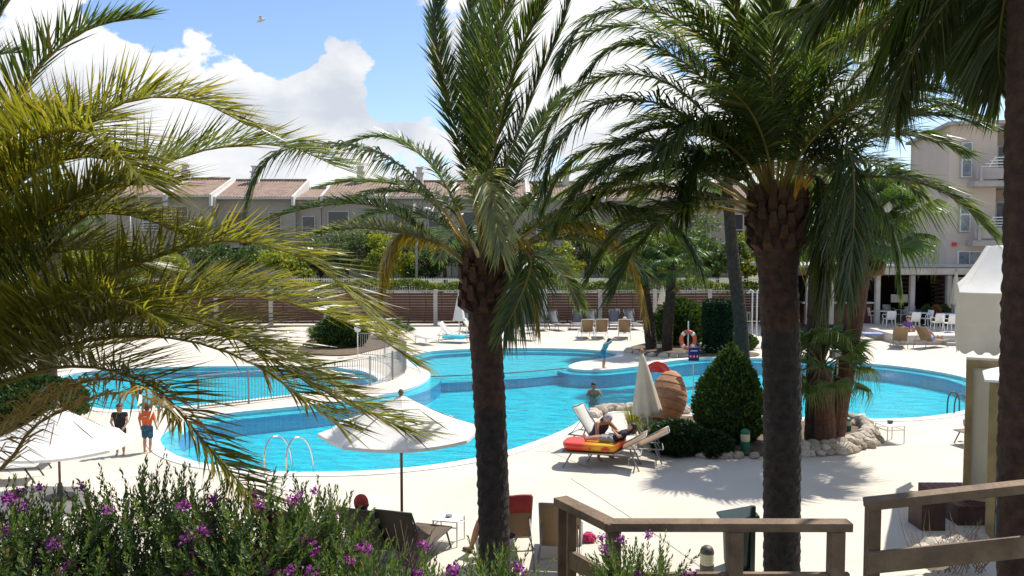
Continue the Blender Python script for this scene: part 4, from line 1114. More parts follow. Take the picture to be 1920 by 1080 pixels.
b1 = P(1335, 852)
shrub('low_juniper', 'dark low juniper at the foot of the egg-shaped conifer', b1, [(.1, 0), (.45, .05), (.5, .25), (.35, .45), (.02, .55)], 3500, .085, [(0.018, 0.04, 0.014), (0.028, 0.055, 0.018)], 3, cat='juniper')
b1 = P(1345, 662)
shrub('square_topiary', 'tall square-cut dark green hedge column', b1, [(.05, 0), (.56, .03), (.60, 1.2), (.58, 2.35), (.50, 2.42), (.02, 2.44)], 9000, .11, [(0.016, 0.042, 0.016), (0.024, 0.055, 0.02)], 4, cat='topiary', lump=.02, square=True)
b1 = P(1275, 645)
shrub('round_shrub', 'round clipped green shrub between the slim palm and the hedge column', b1, [(.2, 0), (1.2, .2), (1.38, .8), (1.2, 1.5), (.7, 2.05), (.02, 2.3)], 9000, .14, CONL, 5)
b1 = P(640, 650)
shrub('dark_shrub', 'dark rounded shrub beyond the paddling pool railing', b1, [(.2, 0), (1.1, .2), (1.25, .7), (.95, 1.2), (.4, 1.55), (.02, 1.62)], 6000, .13, CON, 6)
b1 = P(1395, 655)
shrub('low_shrub', 'low bright green shrub right of the hedge column', b1, [(.1, 0), (.5, .1), (.6, .4), (.3, .7), (.02, .75)], 2200, .1, CONL, 7)
b1 = P(60, 790)
shrub('dark_shrub', 'dark low shrub behind the left white parasol', b1, [(.2, 0), (1.3, .2), (1.5, .7), (1.1, 1.0), (.4, 1.25), (.02, 1.3)], 6000, .12, CON, 8)
for px, lab, cols in ((1740, 'small dark green plant by the pergola entrance', CON), (1757, 'reddish potted grass by the pergola entrance', [(0.28, 0.12, 0.04), (0.2, 0.1, 0.04)]), (1774, 'small clipped cone plant by the pergola', CONL)):
    b1 = V(((px - 960) / F * 46.2, 46.2, .45)); shrub('terrace_plant', lab, b1, [(.1, 0), (.35, .1), (.38, .5), (.2, .95), (.02, 1.15)], 1200, .13, cols, px, cat='plant')
# grasses and white flowers
def grass(name, label, base, n, h, col, seed, cat='plant', spread=.3):
    rnd = random.Random(seed); root = thing(name, base, label, cat); m = MB()
    for k in range(n):
        a = rnd.uniform(0, 6.28); l = h * rnd.uniform(.6, 1.15); q = rnd.uniform(.05, spread)
        b = V((math.cos(a) * q * .3, math.sin(a) * q * .3, 0)); t = V((math.cos(a) * q * 1.8, math.sin(a) * q * 1.8, l)); mid = b.lerp(t, .5) + V((0, 0, .12 * l))
        w = V((-math.sin(a), math.cos(a), 0)) * .012; f = rnd.uniform(.7, 1.3)
        m.add([b - w, b + w, mid + w, mid - w, t], [(0, 1, 2, 3), (3, 2, 4)], tuple(x * f for x in col))
    m.build('blades', 'shrub_leaf', root); return root
grass('tufted_grass', 'tall tuft of yellow-green blades beside the closed cream parasol', P(1187, 812), 150, .75, (0.20, 0.21, 0.05), 1, spread=.28)
grass('tufted_grass', 'green grassy tuft between the parasol foot and the juniper', P(1218, 822), 130, .5, (0.09, 0.14, 0.035), 2, spread=.3)
wf = thing('flower_patch', P(1332, 664), 'small patch of white flowers beside the blue sign', 'flowers'); m = MB()
for k in range(60):
    p = V((random.uniform(-.7, .6), random.uniform(-.3, .3), random.uniform(.1, .42))); s = .045
    m.add([p + V((-s, 0, 0)), p + V((0, -s, s * .5)), p + V((s, 0, 0)), p + V((0, s, s))], [(0, 1, 2, 3)], (.8, .78, .78))
m.build('blossom', 'petal', wf)
m = MB()
for k in range(400):
    p = V((random.uniform(-.75, .65), random.uniform(-.35, .35), random.uniform(.02, .34))); a = V((random.gauss(0, 1), random.gauss(0, 1), .6)).normalized() * .07; w = a.cross(V((random.gauss(0, 1), random.gauss(0, 1), 0))).normalized() * .025
    m.add([p - a, p + w, p + a, p - w], [(0, 1, 2, 3)], (.04, .09, .025))
m.build('foliage', 'shrub_leaf', wf)

# ------------------------------------------------------------------ flowering hedge in the foreground
def flower_mesh(seed):
    rnd = random.Random(seed); m = MB()
    for k in range(46):
        u = V((rnd.gauss(0, 1), rnd.gauss(0, 1), rnd.gauss(.3, .8))).normalized(); p = u * rnd.uniform(.006, .032)
        w = u.cross(V((rnd.gauss(0, 1), rnd.gauss(0, 1), rnd.gauss(0, 1)))).normalized(); s = rnd.uniform(.005, .009)
        c = rnd.choice([(.30, .025, .26), (.22, .012, .19), (.44, .10, .38), (.12, .01, .10), (.55, .25, .48)])
        m.add([p - w * s, p + u * s * 1.4 - w * s * .3, p + w * s, p + u.cross(w) * s], [(0, 1, 2, 3)], c)
    me = m.fixed('blossom'); me.materials.append(MATS['petal']); return me
FLOW = [flower_mesh(k) for k in range(4)]
LG = [(0.065, 0.115, 0.025), (0.10, 0.155, 0.03), (0.045, 0.08, 0.022), (0.08, 0.125, 0.045)]
def polygala(label, cx, cy_top, cy_bot, halfw, dep, shoots, flowers, seed, base_z=2.3, sparse=False):
    """bush with upright leafy shoots: px centre, top row, bottom row, half width, distance"""
    rs = random.Random(seed); k = dep / F
    c = PD(cx, cy_bot, dep); hw = halfw * k; hh = (cy_bot - cy_top) * k
    root = thing('flowering_bush', (c.x, dep, base_z), label, 'bush', 'flowering bushes along the foreground')
    o = root.location; lm = MB(); st = MB()
    tips = []
    for i in range(int(shoots * 2.4)):
        for _ in range(30):
            x, y, z = rs.uniform(-1, 1), rs.uniform(-1, 1), rs.uniform(-.9, 1)
            rr = x * x + y * y * .9 + max(0, z) ** 2
            if rr < 1: break
        sp = V((c.x + x * hw, dep + y * hw * .8, c.z + z * hh * .95 - .085))
        dr = V((x * .6 + rs.gauss(0, .3), y * .5 + rs.gauss(0, .3) , .85 + .3 * max(z, 0))).normalized()
        ln = rs.uniform(.09, .22) * (1.3 if z > .6 else 1)
        tip = sp + dr * ln; tips.append((tip, z, y))
        if i % 7 == 0: st.tube([V((o.x + x * hw * .2, dep + y * hw * .2, max(base_z, c.z - hh * 1.1))) - o, sp - dr * .1 - o, tip - o], [.0035, .0025, .0012], 4, col=(1, 1, 1))
        nl = int(ln / .0075); base_c = rs.choice(LG)
        e1 = dr.cross(V((.3, .2, 1))).normalized(); e2 = dr.cross(e1)
        for j in range(nl):
            t = j / nl; a = j * 2.4 + rs.uniform(-.3, .3)
            rad = (e1 * math.cos(a) + e2 * math.sin(a)); p = sp + dr * (ln * t) - o
            u = (rad * (.85 - .5 * t) + dr * (.55 + .5 * t)).normalized(); l = rs.uniform(.028, .048) * (1 - .3 * t); w = u.cross(dr)
            if w.length < .05: w = e1
            w = w.normalized() * l * .165
            f = rs.uniform(.7, 1.3) * (1 + .25 * t); col = tuple(q * f for q in base_c)
            if rs.random() < .03: col = (.25, .14, .06)
            lm.add([p, p + u * l * .5 + w, p + u * l, p + u * l * .5 - w], [(0, 1, 2, 3)], col)
    lm.build('foliage', 'shrub_leaf', root); st.build('stem', 'twig', root)
    cand = [t for t in tips if t[2] < .35 or t[1] > .5]; rs.shuffle(cand)
    for tip, z, y in cand[:flowers]:
        inst('blossom', rs.choice(FLOW), None, root, tip - o + V((0, -.01, 0)), (rs.uniform(-.5, .5), rs.uniform(-.5, .5), rs.uniform(0, 6)), (rs.uniform(.9, 1.5),) * 3)
    return root
polygala('purple-flowering bush filling the bottom left corner', 40, 945, 1090, 190, 4.0, 520, 55, 1)
polygala('tall leafy bush with few purple flowers below the boy in orange', 285, 893, 1090, 180, 4.3, 700, 42, 2)
polygala('leafy purple-flowering bush left of the brown loungers', 470, 930, 1100, 150, 4.1, 480, 44, 3)
polygala('bush with bright purple blossoms under the pool ladder', 600, 925, 1100, 105, 4.3, 330, 32, 4)
polygala('low purple-flowering bush in front of the near brown lounger', 690, 1060, 1150, 75, 4.0, 200, 12, 5)
polygala('small yellow-green bush with purple tips before the side table', 800, 1075, 1150, 60, 4.2, 130, 8, 6)
polygala('low purple-flowering bush at the foot of the central palm', 935, 1060, 1150, 100, 4.4, 260, 22, 7)
polygala('flowering bush growing through the wooden railing', 1195, 1030, 1130, 95, 4.7, 230, 12, 8)
for k, (px, py, dp) in enumerate(((745, 1060, 4.6), (520, 1040, 4.5))):
    b1 = PD(px, py + 90, dp); root = thing('bare_shrub', b1, ('leafless brown twigs in front of the brown loungers', 'leafless brown twigs among the purple bushes')[k], 'twigs')
    m = MB(); rnd = random.Random(k)
    for q in range(26):
        a = rnd.uniform(0, 6.28); l = rnd.uniform(.25, .5)
        t = V((math.cos(a) * .22, math.sin(a) * .15, l)); mid = t * .5 + V((rnd.uniform(-.05, .05), 0, .03))
        m.tube([(0, 0, -.25), mid, t], [.005, .003, .0015], 4); m.tube([mid, mid + V((rnd.uniform(-.15, .15), rnd.uniform(-.1, .1), .14))], [.003, .001], 4)
    m.build('twig', 'dry_twig', root)
# ------------------------------------------------------------------ sun loungers
def lounger(label, cloth, frame, ang, group=None, name='sun_lounger'):
    """foot at -Y, head at +Y; hinge at y=.18; ang = rise of the backrest"""
    root = thing(name, (0, 0, 0), label, 'sun lounger', group)
    W, H, y0, yh, bl = .62, .34, -.98, .16, .84
    ca, sa = math.cos(ang), math.sin(ang)
    fr = MB()
    for s in (-1, 1): fr.tube([(s * W / 2, y0, H), (s * W / 2, yh + .6, H)], .018, 6)
    for y in (y0, yh, yh + .6): fr.tube([(-W / 2, y, H), (W / 2, y, H)], .016, 6)
    fr.build('frame', frame, root, smooth=True)
    for s in (-1, 1):
        for y, k in ((y0 + .22, -.2), (yh + .42, .16)):
            l = MB(); l.tube([(s * W / 2, y, H), (s * W / 2, y + k, 0.0)], [.02, .017], 6); l.build('leg', frame, root, smooth=True)
    def sheet(p0, p1, sag):
        m = MB(); n = 8; vs = []
        d = (V(p1) - V(p0)); nn = V((0, -d.z, d.y)).normalized()
        for th in (.006, -.006):
            for i in range(n + 1):
                t = i / n; p = V(p0) + d * t - nn * (sag * math.sin(math.pi * t))
                for x in (-W / 2 + .015, 0, W / 2 - .015): vs.append(p + V((x, 0, 0)) + nn * (th - (.012 if x == 0 else 0)))
        fs = []; q = (n + 1) * 3
        for i in range(n):
            for k in range(2):
                a = i * 3 + k; fs += [(a, a + 1, a + 4, a + 3), (q + a, q + a + 3, q + a + 4, q + a + 1)]
            for k in (0, 2): a = i * 3 + k; fs.append((a, a + 3, q + a + 3, q + a))
        for i in (0, n):
            for k in range(2): a = i * 3 + k; fs.append((a, q + a, q + a + 1, a + 1))
        m.add(vs, fs); return m
    sheet((0, y0 + .01, H + .012), (0, yh - .02, H + .012), .02).build('seat', cloth, root, smooth=True)
    e = V((0, yh + bl * ca, H + bl * sa))
    sheet((0, yh + .02, H + .02), tuple(e), .02).build('backrest', cloth, root, smooth=True)
    bf = MB()
    for s in (-1, 1): bf.tube([(s * W / 2, yh, H), (s * W / 2, e.y, e.z)], .017, 6)
    bf.tube([(-W / 2, e.y, e.z), (W / 2, e.y, e.z)], .017, 6)
    if ang > .2:
        m_ = V((0, yh + bl * .55 * ca, H + bl * .55 * sa))
        for s in (-1, 1): bf.tube([(s * (W / 2 - .03), m_.y, m_.z), (s * (W / 2 - .03), yh + .55, H)], .011, 5)
    bf.build('back_frame', frame, root, smooth=True)
    return root
def face(pfrom, pto): v = V(pto) - V(pfrom); return math.atan2(v.x, v.y) * -1   # rotation that turns +Y to a direction
# far side, sunny loungers
far_white = lounger('white sun lounger with a turquoise towel by the fence left of the central trunk', 'pale_mesh', 'white_paint', .85, 'white loungers on the far side')
far_white.location = P(850, 641); far_white.rotation_euler.z = R(72)
dup(far_white, P(893, 633), R(72), 'white sun lounger partly behind the central palm trunk')
dup(far_white, P(975, 637), R(62), 'white sun lounger just right of the central palm trunk on the far side')
flat = lounger('flat white lounger near the dwarf fan palm on the far side', 'pale_mesh', 'white_paint', 0.02); flat.location = P(798, 645); flat.rotation_euler.z = R(35); flat.scale = (1, .7, 1)
def drape(label, name, cloth, loc, rz, L, W, h0, seed, ends=.18, cat='towel'):
    rnd = random.Random(seed); root = MB(); n, k = 14, 8; vs = []
    for th in (0, -.012):
        for i in range(n + 1):
            for j in range(k + 1):
                u = i / n * 2 - 1; w = j / k * 2 - 1
                z = h0 + .012 * math.sin(5 * u + seed) + .012 * math.sin(7 * w + 2 * u)
                if abs(w) > .7: z -= (abs(w) - .7) * ends * 2.2
                vs.append(V((w * W / 2, u * L / 2, z + th)))
    q = (n + 1) * (k + 1); fs = []
    for i in range(n):
        for j in range(k):
            a = i * (k + 1) + j; fs += [(a, a + 1, a + k + 2, a + k + 1), (q + a, q + a + k + 1, q + a + k + 2, q + a + 1)]
    root.add(vs, fs); o = root.build(name, cloth, smooth=True); o.location = loc; o.rotation_euler.z = rz
    return tag(o, label, cat)
drape('turquoise towel spread over the white far lounger', 'towel', 'turquoise', P(855, 642.5), R(72), 1.2, .78, .375, 1)
drape('turquoise towel on the lounger beside the central trunk', 'towel', 'turquoise', P(897, 634), R(72), .5, .7, .375, 2)
tan = lounger('tan sun lounger seen from behind, left of the three in front of the fence', 'tan_mesh', 'white_paint', 1.0, 'tan loungers on the far side')
tan.location = P(1099, 634.5); tan.rotation_euler.z = R(183)
dup(tan, P(1127, 634), R(178), 'tan sun lounger seen from behind, middle of the three in front of the fence')
dup(tan, P(1171, 634.5), R(172), 'tan sun lounger seen from behind, right of the three in front of the fence')
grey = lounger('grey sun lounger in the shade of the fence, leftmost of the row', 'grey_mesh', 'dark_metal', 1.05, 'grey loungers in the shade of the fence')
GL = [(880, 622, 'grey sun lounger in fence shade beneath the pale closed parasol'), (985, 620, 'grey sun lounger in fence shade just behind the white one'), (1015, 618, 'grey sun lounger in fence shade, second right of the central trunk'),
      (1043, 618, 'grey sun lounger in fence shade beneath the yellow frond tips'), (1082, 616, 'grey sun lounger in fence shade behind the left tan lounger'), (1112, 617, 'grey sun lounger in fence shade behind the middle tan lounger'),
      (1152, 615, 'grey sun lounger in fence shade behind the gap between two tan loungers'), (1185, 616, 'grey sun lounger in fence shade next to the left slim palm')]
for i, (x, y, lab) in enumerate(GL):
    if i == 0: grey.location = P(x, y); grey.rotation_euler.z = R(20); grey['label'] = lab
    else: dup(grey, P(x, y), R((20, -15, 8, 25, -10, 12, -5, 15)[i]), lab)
# right side loungers with sunbathers
r1 = lounger('tan lounger with a sunbather below the terrace, left of the pair', 'tan_mesh', 'grey_metal', .95, 'tan loungers below the terrace')
r1.location = P(1686, 651); r1.rotation_euler.z = R(160)
r2 = dup(r1, P(1742, 652), R(118), 'tan lounger with a sunbather below the terrace, nearer the steps')
r3 = lounger('low lounger with blue patterned towel behind the leaning palm', 'pale_mesh', 'white_paint', .02); r3.location = P(1640, 637); r3.rotation_euler.z = R(80)
drape('blue and white patterned towel on the low lounger by the terrace', 'towel', 'blue_cloth', P(1640, 637), R(80), 1.3, .7, .372, 3)
r4 = dup(r1, P(1866, 832), R(-75), 'grey-framed lounger just showing left of the white kiosk')
# left edge loungers under the parasol
le = lounger('grey lounger under the left white parasol, foot towards the pool', 'pale_mesh', 'dark_metal', .5, 'loungers under the left parasol')
le.location = P(20, 875); le.rotation_euler.z = R(100)
dup(le, P(-20, 905), R(104), 'grey lounger at the very left edge below the parasol')
# near brown mesh loungers, seen from behind
nb = lounger('brown mesh lounger seen from behind beside the white side table', 'brown_mesh', 'dark_metal', 1.02, 'brown loungers near the flowering bushes')
nb.location = P(768, 1062); nb.rotation_euler.z = R(162)
dup(nb, P(703, 1058), R(158), 'brown mesh lounger behind the bushes whose user wears a red cap')
dup(nb, P(558, 1062), R(170), 'brown mesh lounger mostly hidden behind the purple bushes')
tn = lounger('tan lounger seen from behind at the left end of the wooden railing', 'tan_mesh', 'grey_metal', 1.15); tn.location = P(1052, 1056); tn.rotation_euler.z = R(174)
rd = lounger('tan lounger with a red towel over its back beside the central trunk', 'tan_mesh', 'grey_metal', 1.15); rd.location = P(955, 1040); rd.rotation_euler.z = R(186)
# red towel hung over the top of that backrest
m = MB(); W = .6; vs = []
ang = 1.15; e0 = V((0, .16 + .84 * math.cos(ang), .34 + .84 * math.sin(ang))); dn = V((0, -math.cos(ang), -math.sin(ang))); nn = V((0, math.sin(ang), -math.cos(ang)))
prof = [e0 + dn * .42 - nn * .035, e0 + dn * .2 - nn * .03, e0 - dn * .02 - nn * .02, e0 - dn * .035, e0 - dn * .02 + nn * .025, e0 + dn * .14 + nn * .04, e0 + dn * .30 + nn * .045]
for p in prof:
    for k in range(7): vs.append(p + V((-W / 2 + W * k / 6, .006 * math.sin(k * 2.1), .006 * math.sin(k * 1.3))))
m.add(vs, [(i * 7 + k, i * 7 + k + 1, i * 7 + k + 8, i * 7 + k + 7) for i in range(len(prof) - 1) for k in range(6)])
o = m.build('towel', 'red_cloth', smooth=True); o.location = rd.location; o.rotation_euler = rd.rotation_euler
md = o.modifiers.new('thick', 'SOLIDIFY'); md.thickness = .012
tag(o, 'red towel folded over the lounger back beside the central trunk', 'towel')
# the two loungers of the group by the island
gl1 = lounger('tan lounger under the red and yellow air mattress', 'tan_mesh', 'grey_metal', .55)
GA = P(1138, 874); GR = R(-102); gl1.location = GA; gl1.rotation_euler.z = GR
gl2 = lounger('pale raised lounger behind the woman in the dark top', 'pale_mesh', 'grey_metal', .95)
gl2.location = P(1128, 842); gl2.rotation_euler.z = R(60)
gl3 = lounger('tan lounger half hidden behind the group by the juniper', 'tan_mesh', 'grey_metal', .5); gl3.location = P(1180, 862); gl3.rotation_euler.z = R(-98)
# air mattress on the first lounger
am = thing('air_mattress', GA, 'red and yellow inflatable mattress on the lounger by the island', 'air mattress', rz=GR)
def mattress():
    m = MB(); n, k = 26, 12; prof = []
    for i in range(n + 1):
        t = i / n; y = -1.0 + t * 1.42
        z = .47 if y < .2 else .47 + (y - .2) * .62
        prof.append((y, z))
    for i, (y, z) in enumerate(prof):
        t = i / n; w = .37 * min(1, math.sqrt(max(0.02, 1 - (2 * t - 1) ** 8))); th = .10 * min(1, math.sqrt(max(.05, 1 - (2 * t - 1) ** 10)))
        for q in range(k):
            a = 2 * math.pi * q / k; ca_, sa_ = math.cos(a), math.sin(a)
            m.v.append((w * math.copysign(abs(ca_) ** .55, ca_), y, z + th * math.copysign(abs(sa_) ** .7, sa_) + (.03 if abs(ca_) > .8 else 0))); m.c.append((1, 1, 1))
    m.f = [(i * k + q, i * k + (q + 1) % k, (i + 1) * k + (q + 1) % k, (i + 1) * k + q) for i in range(n) for q in range(k)] + [tuple(range(k)), tuple(n * k + q for q in range(k))]
    return m
mattress().build('inflated_body', 'float_print', am, smooth=True)
m = MB(); m.box((.385, .0, .46), (.006, .2, .05)); m.box((.385, .0, .50), (.006, .1, .05)); m.box((.386, -.35, .46), (.004, .05, .05))
m.build('print', 'red_plastic', am)

# ------------------------------------------------------------------ tables
def side_table(label, loc, rz, s=.44, h=.42, group='white cube side tables'):
    root = thing('side_table', loc, label, 'table', group, rz)
    m = MB(); m.box((0, 0, h), (s, s, .018)); m.build('table_top', 'white_paint', root)
    for sx in (-1, 1):
        for sy in (-1, 1):
            m = MB(); m.box((sx * (s / 2 - .012), sy * (s / 2 - .012), h / 2 - .006), (.022, .022, h - .012)); m.build('leg', 'white_paint', root)
    for z in (h - .1,):
        for sx in (-1, 1):
            m = MB(); m.box((sx * (s / 2 - .012), 0, z), (.018, s - .05, .018)); m.build('stretcher', 'white_paint', root)
            m = MB(); m.box((0, sx * (s / 2 - .012), z), (s - .05, .018, .018)); m.build('stretcher', 'white_paint', root)
    return root
side_table('white open-frame side table standing alone on the deck right of the island', P(1668, 828), R(12), .5, .44)
side_table('white open-frame side table beside the near brown lounger', P(842, 1016), R(-14), .44, .42)
side_table('white open-frame side table at the foot of the white far lounger', P(992, 637), R(5), .45, .4)
m = MB(); m.lathe([(.05, 0), (.07, .02), (.08, .07), (.06, .07)], n=12); o = m.build('ashtray', 'dark_metal'); o.location = P(1668, 828) + V((.05, .1, .45)); tag(o, 'small dark ashtray on the lone white side table', 'ashtray')
m = MB(); m.lathe([(.05, 0), (.06, .02), (.06, .04), (.04, .045)], n=12); o = m.build('ashtray', 'grey_metal'); o.location = P(842, 1016) + V((0, 0, .43)); tag(o, 'small dark object lying on the near side table', 'ashtray')
m = MB(); m.lathe([(.045, 0), (.06, .16), (.05, .16)], n=12); o = m.build('cup', 'pink_cloth', smooth=True); o.location = P(1806, 826) + V((.1, .1, .352)); tag(o, 'pink cup on the lounger beside the white kiosk', 'cup')

# white plastic chairs and tables on the terrace
def chair(label):
    root = thing('plastic_chair', (0, 0, 0), label, 'chair', 'white chairs on the terrace')
    m = MB(); m.box((0, 0, .44), (.48, .46, .05)); m.build('seat', 'white_plastic', root, bevel=.015)
    m = MB()
    vs = []
    for i in range(6):
        z = .46 + .42 * i / 5; y = .22 + .08 * i / 5
        for k in range(5): x = -.24 + .12 * k; vs.append(V((x * (1 - .12 * (i == 5)), y - .04 * (1 - (2 * k / 4 - 1) ** 2) + .04, z)))
    m.add(vs, [(i * 5 + k, i * 5 + k + 1, i * 5 + k + 6, i * 5 + k + 5) for i in range(5) for k in range(4)])
    b = m.build('backrest', 'white_plastic', root, smooth=True); md = b.modifiers.new('thick', 'SOLIDIFY'); md.thickness = .03
    for s in (-1, 1):
        m = MB(); m.tube(crom([(s * .25, .24, .68), (s * .27, 0, .68), (s * .27, -.2, .66), (s * .25, -.22, .44)], 8), .022, 6); m.build('arm', 'white_plastic', root, smooth=True)
        for y in (-.2, .2):
            m = MB(); m.tube([(s * .22, y, .44), (s * .26, y * 1.15, 0)], [.028, .02], 6); m.build('leg', 'white_plastic', root, smooth=True)
    return root
TZ = .45
def TP(px, py): return P(px, py, TZ)
ch0 = chair('x'); CH = [
 (1636, 606, 95, 'white chair at the left end of the terrace, turned sideways'), (1666, 600, 0, 'white chair behind the first terrace table'), (1667, 613, 180, 'white chair with its back to the pool, leftmost'),
 (1690, 604, -80, 'white chair between the first two terrace tables'), (1714, 604, 5, 'white chair behind the middle terrace table'), (1712, 617, 182, 'white chair with its back to the pool in the middle'),
 (1735, 612, -75, 'white chair at the right side of the middle terrace table'), (1757, 620, 178, 'white chair with its back to the pool, second from the tent'), (1766, 597, 10, 'white chair furthest back near the pergola'),
 (1780, 622, 185, 'white chair with its back to the pool nearest the tent'), (1772, 608, 20, 'white chair behind the right terrace table'), (1790, 600, -60, 'white chair half hidden by the tent edge')]
for i, (x, y, a, lab) in enumerate(CH):
    if i == 0: ch0.location = TP(x, y); ch0.rotation_euler.z = R(a); ch0['label'] = lab
    else: dup(ch0, TP(x, y), R(a), lab)
def table(label, loc, s=.8):
    root = thing('terrace_table', loc, label, 'table', 'white tables on the terrace')
    m = MB(); m.box((0, 0, .72), (s, s, .04)); m.build('table_top', 'white_plastic', root, bevel=.01)
    for sx in (-1, 1):
        for sy in (-1, 1):
            m = MB(); m.tube([(sx * s * .4, sy * s * .4, .7), (sx * s * .44, sy * s * .44, 0)], .025, 6); m.build('leg', 'white_plastic', root)
    return root
table('white terrace table at the left of the group', TP(1655, 607)); table('white terrace table in the middle of the group', TP(1722, 611)); table('white terrace table near the tent', TP(1775, 614)); table('white terrace table at the back near the bar', TP(1788, 595))
# menu stand and pole
root = thing('menu_board', TP(1685, 604), 'cream board on a stand in front of the bar', 'sign'); m = MB(); m.box((0, 0, 1.35), (.95, .05, .45)); m.build('board', 'cream_panel', root); m = MB(); m.tube([(0, .04, 0), (0, .04, 1.15)], .03, 6); m.build('pole', 'dark_metal', root); m = MB(); m.lathe([(.24, 0), (.24, .03), (.04, .05)], n=14); m.build('foot', 'dark_metal', root)

# ------------------------------------------------------------------ parasols
def parasol_open(label, loc, r, z_eave, z_top, pole_h=None, rz=.2, n=8):
    root = thing('open_parasol', loc, label, 'parasol', 'open white parasols', rz)
    m = MB(); m.tube([(0, 0, 0), (0, 0, z_top + .02)], .024, 10); m.build('pole', 'wood_rail', root, smooth=True)
    m = MB(); m.lathe([(.28, 0), (.28, .05), (.06, .09), (.045, .3), (.03, .3)], n=18); m.build('base', 'dark_metal', root)
    for k in range(n):
        a0, a1 = 2 * math.pi * k / n, 2 * math.pi * (k + 1) / n; m = MB(); vs = []; q = 7
        for i in range(q):
            t = i / (q - 1)
            for j in range(5):
                s = j / 4; a = a0 + (a1 - a0) * s; chord = math.cos(math.pi / n) / math.cos((s - .5) * (a1 - a0))
                rr = (.03 + (r - .03) * t) * (chord * (1 - .02 * math.sin(math.pi * s) * t)); sag = -.03 * math.sin(math.pi * s) * t - .05 * math.sin(math.pi * t)
                vs.append(V((math.cos(a) * rr, math.sin(a) * rr, z_top + (z_eave - z_top) * t + sag)))
        for j in range(5): vs.append(vs[(q - 1) * 5 + j] + V((0, 0, -.05)))
        m.add(vs, [(i * 5 + j, i * 5 + j + 1, i * 5 + j + 6, i * 5 + j + 5) for i in range(q) for j in range(4)])
        m.build('canopy_panel', 'white_cloth', root, smooth=False)
        a = a0; m = MB(); m.tube([(.03 * math.cos(a), .03 * math.sin(a), z_top - .05), (r * .97 * math.cos(a), r * .97 * math.sin(a), z_eave - .03)], .012, 5); m.build('rib', 'wood_rail', root)
    m = MB(); m.lathe([(.03, z_top), (.05, z_top + .04), (.035, z_top + .09), (.005, z_top + .11)], n=10); m.build('finial', 'wood_rail', root, smooth=True)
    return root
dC = 14.0; loc = V((PD(753, 900, dC).x, dC, 0))
parasol_open('open white parasol in front of the central palm, above the brown loungers', loc, 1.36, PD(753, 806, dC).z, PD(753, 741, dC).z)
dC = 16.6; loc = V((PD(112, 900, dC).x, dC, 0))
parasol_open('open white parasol at the left edge', loc, 1.42, PD(118, 832, dC).z + .02, PD(118, 762, dC).z, rz=.35)
def parasol_closed(label, loc, h, rmax, zlow, cloth, tilt=0.0, az=0.0, name='closed_parasol'):
    root = thing(name, loc, label, 'parasol', 'closed parasols')
    root.rotation_euler = (0, tilt, az)
    m = MB(); m.tube([(0, 0, 0), (0, 0, h)], .024, 8); m.build('pole', 'white_paint', root, smooth=True)
    prof = []
    for i in range(13): t = i / 12; prof.append((.03 + (rmax - .03) * (t ** .8), h - .04 - (h - zlow) * t))
    prof.append((rmax * .75, zlow - .01))
    m = MB(); m.lathe(prof, n=32, wob=lambda a, t: 1 + .13 * t * math.cos(a * 8)); m.build('folded_canopy', cloth, root, smooth=True)
    m = MB(); m.lathe([(.02, h - .04), (.05, h), (.05, h + .05), (.01, h + .09)], n=10); m.build('finial', 'terracotta', root, smooth=True)
    m = MB(); m.lathe([(.26, 0), (.26, .06), (.05, .1), (.04, .25)], n=16); m.build('base', 'concrete', root)
    return root
parasol_closed('closed cream parasol tilted beside the tipped clay jar', P(1218, 826), 2.28, .36, .74, 'cream_cloth', R(-5.5), 0)
parasol_closed('closed pale parasol in front of the fence left of the central trunk', P(861, 634), 2.42, .30, .95, 'white_cloth')
parasol_closed('closed cream parasol behind the slim palms by the fence', P(1241, 618), 2.6, .25, 1.5, 'cream_cloth')
parasol_closed('closed white parasol at the far left in front of the fence', P(40, 636), 2.4, .28, .9, 'white_cloth')
parasol_closed('closed cream parasol beside the reddish leaning palm', TP(1598, 608), 2.5, .22, .9, 'cream_cloth')
parasol_closed('closed pale parasol on the terrace at the tent edge', TP(1790, 612), 3.0, .3, 1.2, 'cream_cloth')

# ------------------------------------------------------------------ clay jar and red slide mouth
jb = P(1254, 790); jd = jb.y
jar = thing('clay_jar', jb, 'huge tipped terracotta jar on the pool island', 'jar')
Mj = Matrix.Rotation(R(14), 3, 'Y') @ Matrix.Rotation(R(-16), 3, 'X')
prof = []
for i in range(48):
    t = i / 47; z = -.66 + 1.42 * t
    r = .53 * math.sin(math.pi * (.16 + .80 * t)) ** .62
    if t > .97: r *= .7
    r += .010 * (1 if i % 7 == 0 else 0)
    prof.append((r, z))
m = MB(); m.lathe(prof, (0, .15, .66), 44, Mj); m.build('body', 'terracotta', jar, smooth=True)
for i in (10, 18, 26, 34, 41):
    r, z = prof[i]; m = MB(); m.lathe([(r - .01, z - .016), (r + .010, z - .006), (r + .010, z + .006), (r - .01, z + .016)], (0, .15, .66), 44, Mj); m.build('coil_band', 'clay_dark', jar, smooth=True)
hb = P(1231, 776); hz_ = PD(1231, 678, hb.y).z
rsd = thing('slide_hood', hb, 'shiny red plastic hood behind the tipped clay jar', 'slide')
m = MB(); n = 24; k = 7; vs = []; hc = hz_ - .36
for j in range(k):
    for i in range(n + 1):
        a = math.pi * i / n; q = j / (k - 1); r = .34 * math.sqrt(max(.0004, 1 - q * q))
        vs.append(V((math.cos(a) * r, .45 * q - .1, hc + math.sin(a) * r)))
m.add(vs, [(j * (n + 1) + i, j * (n + 1) + i + 1, (j + 1) * (n + 1) + i + 1, (j + 1) * (n + 1) + i) for j in range(k - 1) for i in range(n)])
o = m.build('hood', 'red_plastic', rsd, smooth=True); md = o.modifiers.new('thick', 'SOLIDIFY'); md.thickness = .03
